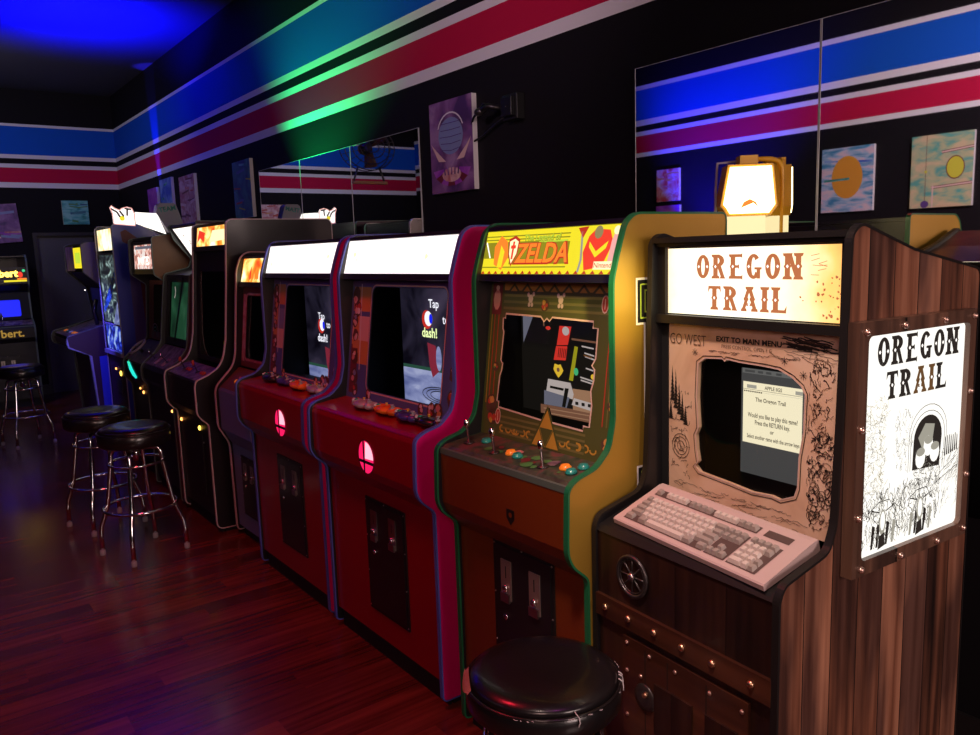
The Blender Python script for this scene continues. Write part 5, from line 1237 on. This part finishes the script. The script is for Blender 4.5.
def wheel_machine():
    prof = [(.80, .03), (.80, 1.75), (.20, 1.78), (.09, 1.76), (.085, 1.50), (.19, 1.42), (.16, 1.0), (.02, .90), (-.03, .85), (-.03, .72), (.02, .66), (.02, .03)]
    c = Cab('arcade_cabinet', (1.42, 5.92), .68, .80, 0, prof, 'brown machine with a small white-red lit sign and teal glow below its screen')
    c.sides('brown_panel', 'black_laminate', 'trim_dim', .02)
    h = c.w/2-PT
    c.fill('front_panel', [(.03, .06), (.03, .66), (-.018, .73), (-.018, .845)], 'black_panel'); c.fill('control_panel', [(-.012, .852), (.035, .900), (.165, .990)], 'panel_art_green')
    F = front_face(.098, 1.53, .105, 1.72, c.w/2)
    mb = MB(); mb.slab(F, -.24, .01, h-.01, .185, -.006, 0, 'lit_whitered'); mq = c.part(mb, 'marquee')
    mb = MB(); mb.text(F, 'WANTED', .03, .065, .085, .002, 'lit_white', .03, .9); mb.rect(F, -.20, .155, .28, .175, .001, 'scr_grey'); c.part(mb, 'marquee_print', mq)
    mb = MB(); mb.slab(F, -h, -.02, -.242, .21, -.02, .004, 'black_laminate'); mb.slab(F, -h, .19, h, .21, -.02, .004, 'black_laminate'); mb.slab(F, -h, -.03, h, .008, -.02, .004, 'black_laminate'); c.part(mb, 'marquee_retainer')
    Fb = front_face(.175, 1.0, .215, 1.45, c.w/2); L = .452
    mb = MB(); hole_plate(mb, Fb, [(-h, 0), (h, 0), (h, L), (-h, L)], rrect(-.20, .06, .25, .42, .03), .006, 'brown_panel'); c.part(mb, 'bezel'); screen_box(c, Fb, -.24, .02, .28, .44, .12)
    Fd = front_face(-.012, .852, .165, .99, c.w/2)
    mb = MB()
    for r in (.10, .075, .05): mb.stroke(Fb, [(-.14+r*math.cos(a), .02+r*math.sin(a)) for a in [math.radians(8*k) for k in range(24)]], .006, .004, 'green_plastic' if r < .09 else 'rubber_grey')
    c.part(mb, 'wheel_print')
    mb = MB(); mb.tube([Fd.p(-.10+.07*math.cos(2*PI*k/24), .10+.07*math.sin(2*PI*k/24), .06) for k in range(24)], .009, 'rubber_grey', 7, True); mb.tube([Fd.p(-.10, .10, 0), Fd.p(-.10, .10, .06)], .012, 'dark_steel'); mb.tube([Fd.p(-.17, .10, .06), Fd.p(-.03, .10, .06)], .007, 'dark_steel'); c.part(mb, 'steering_wheel')
    F = vface(c, -.020)
    mb = MB(); mb.poly(F, [(-.25, .84), (-.17, .845), (-.10, .80), (.02, .745), (-.02, .73), (-.12, .745), (-.20, .78)], .001, 'lit_teal'); mb.poly(F, [(-.22, .83), (-.19, .86), (-.16, .80)], .0015, 'lit_green'); c.part(mb, 'glowing_emblem')
    glow_spot(c, vface(c, .03), -.03, .62, 'coin_light_orange', .012); glow_spot(c, vface(c, .03), -.12, .64, 'coin_light_orange', .008)
    c.shell(.12, 1.77)
wheel_machine()

def blue_machine():
    prof = [(.80, .03), (.80, 1.68), (.50, 1.75), (.20, 1.90), (.02, 1.91), (-.005, 1.88), (-.005, .83), (.0, .80), (.0, .03)]
    c = Cab('arcade_cabinet', (1.50, 7.05), .66, .80, 0, prof, 'tall blue-sided machine with a bright sign on top, lit white panel and grey end piece', 'arcade machine')
    c.sides('blue_laminate', 'blue_laminate', 'violet_grey', .015)
    h = c.w/2-PT
    c.fill('front_panel', [(.01, .06), (.01, .81)], 'dark_plum')
    F = vface(c, .008)
    mb = MB(); mb.slab(F, -h+.02, 1.70, h-.01, 1.875, -.006, 0, 'lit_faded'); c.part(mb, 'marquee')
    mb = MB(); mb.slab(F, -h, 1.10, h, 1.68, -.01, 0, 'black_laminate'); c.part(mb, 'upper_glass')
    mb = MB(); mb.slab(F, -h+.02, 1.09, h-.02, 1.66, 0, .003, 'screen_mech'); mb.poly(F, [(-h+.02, 1.20), (-.05, 1.36), (.20, 1.52), (.26, 1.50), (.05, 1.30), (-h+.04, 1.16)], .0035, 'canvas_teal'); mb.poly(F, [(.0, 1.05), (.25, 1.28), (.28, 1.08)], .0036, 'screen_stage'); c.part(mb, 'upper_picture')
    mb = MB(); mb.slab(F, -h+.02, .85, h-.02, 1.06, 0, .003, 'screen_cockpit'); c.part(mb, 'screen')
    mb = MB(); mb.slab(F, -h, .81, h, .845, 0, .03, 'violet_grey'); mb.slab(F, -h, 1.065, h, 1.078, 0, .008, 'violet_grey'); c.part(mb, 'screen_rail')
    F = vface(c, .01); glow_spot(c, F, .10, .655, 'coin_light_yellow', .022); glow_spot(c, F, -.07, .68, 'coin_light_orange', .010)
    mb = MB(); mb.slab(F, -.08, .48, .12, .60, 0, .006, 'dark_steel'); c.part(mb, 'coin_door')
    F = Face((0, 0, 0), (1, 0, 0), (0, 0, 1))
    mb = MB(); mb.poly(F, [(.06, 1.84), (.10, 1.86), (.30, 1.70), (.26, 1.66), (.07, 1.76)], .001, 'print_maroon'); mb.poly(F, [(.10, 1.60), (.40, 1.60), (.40, .40), (.10, .40)], .0008, 'print_purple'); mb.poly(F, [(.18, 1.45), (.26, 1.45), (.24, .8), (.2, .7)], .0012, 'print_maroon'); c.part(mb, 'side_print', c.right)
    c.shell(.02, 1.72)
    # topper
    F = Face((0, -.002, 0), (1, 0, 0), (0, 0, 1))
    mb = MB(); pts = [(.02, 1.905), (.015, 1.99), (.0, 2.035), (.012, 2.05), (.035, 2.03), (.07, 2.015), (.09, 2.03), (.13, 2.04), (.165, 2.03), (.18, 1.99), (.18, 1.89)]
    mb.prism(F, pts, -.02, 0, 'lit_pinkwhite'); t = c.part(mb, 'lit_topper')
    mb = MB()
    for a_, b_ in (((.0, 2.03), (.05, 2.00)), ((.05, 2.00), (.07, 1.96)), ((.07, 2.01), (.10, 1.965)), ((.11, 2.03), (.16, 2.02)), ((.13, 2.03), (.125, 1.97))): mb.stroke(F, [a_, b_], .014, .001, 'ink_on_light')
    mb.disc(F, .085, 1.95, .02, .0008, 'lit_yellow'); mb.stroke(F, pts, .008, .0012, 'lit_pink', True); c.part(mb, 'topper_mark', t)
    mb = MB(); mb.prism(F, [(.19, 1.905), (.19, 2.00), (.36, 1.99), (.42, 1.82)], -.02, 0, 'lit_white'); c.part(mb, 'lit_strip')
    mb = MB(); mb.prism(F, [(.355, 1.99), (.37, 2.06), (.39, 2.075), (.50, 2.075), (.52, 2.06), (.60, 1.79), (.44, 1.84)], -.10, .004, 'violet_grey'); g = c.part(mb, 'end_piece', None, .003)
    mb = MB(); F = Face((0, -.007, 0), (.98, 0, .17), (-.17, 0, .98)); mb.text(F, 'TEAM', .455+.33, 2.01-.09, .055, .001, 'canvas_teal', .03) ; c.part(mb, 'badge_lettering', g)
blue_machine()

def panel_machine():
    prof = [(.72, .03), (.72, 1.40), (.55, 1.79), (.05, 1.79), (.0, 1.77), (.0, 1.52), (.16, 1.36), (.20, 1.05), (.0, .99), (-.18, .95), (-.20, .90), (-.19, .84), (-.02, .76), (.02, .03)]
    c = Cab('arcade_cabinet', (1.43, 8.02), .84, .72, 0, prof, 'pale-sided machine with a yellow lit sign and jutting control deck before the door')
    c.sides('violet_grey', 'violet_grey', 'trim_dim', .015)
    h = c.w/2-PT
    mb = MB(); F0 = Face((0, 0, 0), (1, 0, 0), (0, 0, 1))
    mb.poly(F0, [(.17, 1.34), (.5, 1.5), (.70, 1.34), (.70, .03), (.03, .03), (.0, .75), (-.18, .85), (-.19, .94), (.19, 1.04)], .001, 'dark_plum'); mb.poly(F0, [(.06, .74), (.70, .80), (.70, .03), (.06, .03)], .0015, 'blue_panel'); c.part(mb, 'side_print', c.right)
    F = vface(c, .008)
    mb = MB(); mb.slab(F, -.02, 1.555, h-.02, 1.745, -.006, 0, 'lit_yellow'); mq = c.part(mb, 'marquee')
    mb = MB(); mb.rect(F, .05, 1.60, .30, 1.70, .001, 'lit_lime'); c.part(mb, 'marquee_print', mq)
    mb = MB(); mb.slab(F, -h, 1.53, -.025, 1.76, -.006, .002, 'canvas_purple'); c.part(mb, 'side_window')
    c.fill('front_panel', [(.035, .06), (.0, .76), (-.16, .845), (-.17, .90)], 'dark_plum'); c.fill('control_panel', [(-.165, .935), (-.01, .975), (.19, 1.035)], 'panel_art')
    c.fill('back_board', [(.215, 1.04), (.18, 1.36), (.03, 1.52)], 'black_panel')
    Fd = front_face(-.165, .935, -.01, .975, c.w/2)
    for x, m_ in ((-.25, 'orange_button'), (-.12, 'teal_button'), (.02, 'white_plastic'), (.15, 'orange_button'), (.26, 'orange_button')): button(c, Fd, x, .08, m_, .022)
    Fk = Face((.05, c.w/2, 1.10), (0, -1, 0), (0, 0, 1)); mb = MB(); mb.tube([(.12, .25, 1.02), (.10, .25, 1.15), (.13, .25, 1.26)], .02, 'dark_steel'); c.part(mb, 'mounted_gun')
    mb = MB(); mb.lathe_on(Fk, .15, .25, [(.008, .0), (.006, .01)], 'lit_white', 8); c.part(mb, 'indicator_light')
    c.shell(.06, 1.785)
panel_machine()

def glowing_machine():
    prof = [(.80, .03), (.80, 1.72), (.12, 1.72), (.07, 1.64), (.06, 1.38), (.16, 1.30), (.12, 1.0), (.0, .94), (-.03, .90), (-.03, .78), (.0, .74), (.0, .03)]
    c = Cab('arcade_cabinet', (1.36*K, 10.92*K), .61, .80, PI/2, prof, 'black arcade machine at the far left against the back wall, its screen glowing blue')
    c.sides('black_laminate', 'black_laminate', 'trim_dim', .02)
    h = c.w/2-PT
    c.fill('front_panel', [(.01, .09), (.01, .74), (-.016, .79), (-.016, .90), (0, .935)], 'black_panel'); c.fill('control_panel', [(.004, .94), (.12, .985)], 'panel_art')
    F = front_face(.075, 1.40, .085, 1.59, c.w/2)
    mb = MB(); mb.slab(F, -h, 0, h, .185, -.006, 0, 'black_laminate'); mq = c.part(mb, 'marquee')
    mb = MB(); mb.text(F, 'Q*bert', .04, .115, .110, .002, 'coin_light_yellow', .045, 1.0); mb.disc(F, .225, .10, .026, .003, 'lit_red', .034); mb.disc(F, .262, .145, .016, .0035, 'lit_green')
    mb.rect(F, .06, .022, .285, .042, .002, 'lit_yellow'); mb.rect(F, .19, .045, .285, .062, .002, 'lit_orange'); c.part(mb, 'marquee_lettering', mq)
    Fb = front_face(.13, 1.0, .17, 1.30, c.w/2)
    mb = MB(); hole_plate(mb, Fb, [(-h, 0), (h, 0), (h, .303), (-h, .303)], rrect(-.22, .03, .20, .22, .02), .006, 'black_matte'); c.part(mb, 'bezel')
    mb = MB(); mb.slab(Fb, -.23, .02, .21, .23, -.03, -.02, 'lit_blue'); mb.poly(Fb, [(-.02, .03), (.0, .09), (.02, .03)], -.019, 'scr_black'); c.part(mb, 'screen')
    c.fill('hood_underside', [(.165, 1.31), (.075, 1.385)], 'black_panel')
    F = vface(c, -.016); mb = MB(); mb.text(F, 'Q*bert.', .0, .845, .12, .002, 'lettering_faint_glow', .02, 1.0); mb.rect(F, -h, .915, h, .925, .001, 'trim_dim'); c.part(mb, 'front_lettering')
    Fd = front_face(.004, .94, .12, .985, c.w/2); joystick(c, Fd, 0, .05)
    coin_door(c, vface(c, .01), -.12, .2, .12, .6, [(-.05, .5, .04, .09), (.05, .5, .04, .09)])
    c.shell(.12, 1.715)
glow('lettering_faint_glow', (0.35, 0.20, 0.03), 1.0)  # front lettering, drawn with a faint glow of its own
glowing_machine()

# ------------------------------------------------------------------ light
def area(name, loc, target, size, col, watt, sy=None):
    l = bpy.data.lights.new(name, 'AREA'); l.energy = watt; l.color = col; l.size = size
    if sy: l.shape = 'RECTANGLE'; l.size_y = sy
    o = bpy.data.objects.new(name, l); COL.objects.link(o); o.location = loc
    o.rotation_euler = (Vector(target)-Vector(loc)).to_track_quat('-Z', 'Y').to_euler(); return o
def spot(name, loc, target, ang, col, watt, blend=.6, r=.03):
    l = bpy.data.lights.new(name, 'SPOT'); l.energy = watt; l.color = col; l.spot_size = math.radians(ang); l.spot_blend = blend; l.shadow_soft_size = r
    o = bpy.data.objects.new(name, l); COL.objects.link(o); o.location = loc
    o.rotation_euler = (Vector(target)-Vector(loc)).to_track_quat('-Z', 'Y').to_euler(); return o
area('behind_camera_light', (1.2, -3.0, 1.9), (2.0, 1.0, 1.1), 1.4, (1.0, .74, .69), 68)  # unseen soft light from behind the camera
area('camera_side_fill', (-.7, -.6, 2.2), (1.6, 2.6, 1.2), .7, (1.0, .60, .53), 17)  # added fill beside the camera, no doorway there; lifts the side panels
spot('red_room_light', (.45, 2.6, 3.55), (.30, 3.0, 0), 120, (1.0, .02, .05), 98, .8, .25)
spot('keyboard_downlight', (.45, .75, 3.1), (1.58, 1.15, 1.05), 34, (1.0, .74, .62), 165, .8, .12)
spot('gold_machine_fill', (.1, .9, 2.7), (1.5, 1.75, 1.30), 24, (1.0, .80, .42), 40, .8, .1)  # added fill standing for the sign's glow on the gold machine's bezel
spot('gold_side_fill', (.95, .15, 2.05), (1.49, 1.443, 1.45), 11, (1.0, .80, .26), 260, 1.0, .05)  # added narrow spot for the warm glow on the gold side, no lamp there
spot('blue_ceiling_light', (1.50, 7.75, 2.70), (1.60, 7.85, 3.7), 114, (.002, .002, 1.0), 1250, .9)
spot('blue_wall_light', (2.38, 9.25, 1.9), (2.50, 9.3, 3.0), 15, (.03, .02, 1.0), 420, .5)
spot('green_wall_light', (2.06, 5.40, 1.86), (2.50, 5.15, 2.95), 100, (.01, 1.0, .22), 150, .9, .02)
spot('blue_left_wall_light', (-1.30, 5.45, 1.5), (-1.95, 5.3, 2.5), 84, (.02, .01, 1.0), 420, .9)
spot('left_wall_light', (.2, .9, 3.3), (-1.98, 3.3, 2.3), 60, (1.0, .74, .84), 340, .8, .15)
area('back_wall_light', (.1, 8.6, 3.0), (1.0, 11.2, 2.7), .6, (.75, .70, 1.0), 16)
spot('blue_floor_glow', (1.05, 7.2, 1.7), (1.6, 7.9, .7), 60, (.1, .08, 1.0), 70, .8)
spot('stripe_fill', (-.5, 1.8, 3.0), (2.5, 3.6, 3.1), 58, (1.0, .70, .82), 105, .9, .1)  # added fill that brightens the right wall stripes, no fixture there
spot('magenta_light', (1.0, .4, 2.8), (.6, 2.2, 0), 60, (.8, .05, .7), 12, .9)
w = bpy.data.worlds.new('world'); SC.world = w; w.use_nodes = True
w.node_tree.nodes['Background'].inputs[0].default_value = (.02, .012, .02, 1); w.node_tree.nodes['Background'].inputs[1].default_value = .3

# ------------------------------------------------------------------ camera
cam = bpy.data.cameras.new('camera'); cam.sensor_width = 36.0; cam.lens = 793.0/980.0*36.0; cam.clip_start = .05
co = bpy.data.objects.new('camera', cam); COL.objects.link(co); SC.camera = co
yaw, pitch, roll = 0.6431733671215732, -0.14452089196573256, -0.032999275187295826
f = Vector((math.sin(yaw)*math.cos(pitch), math.cos(yaw)*math.cos(pitch), math.sin(pitch))); r = Vector((math.cos(yaw), -math.sin(yaw), 0)); u = r.cross(f)
r2 = r*math.cos(roll)+u*math.sin(roll); u2 = u*math.cos(roll)-r*math.sin(roll)
M = Matrix((r2, u2, -f)).transposed().to_4x4(); M.translation = (0, 0, 1.58); co.matrix_world = M
vs = SC.view_settings; vs.view_transform = 'Standard'; vs.look = 'None'; vs.exposure = 0.0; vs.gamma = 1.0; vs.use_curve_mapping = False
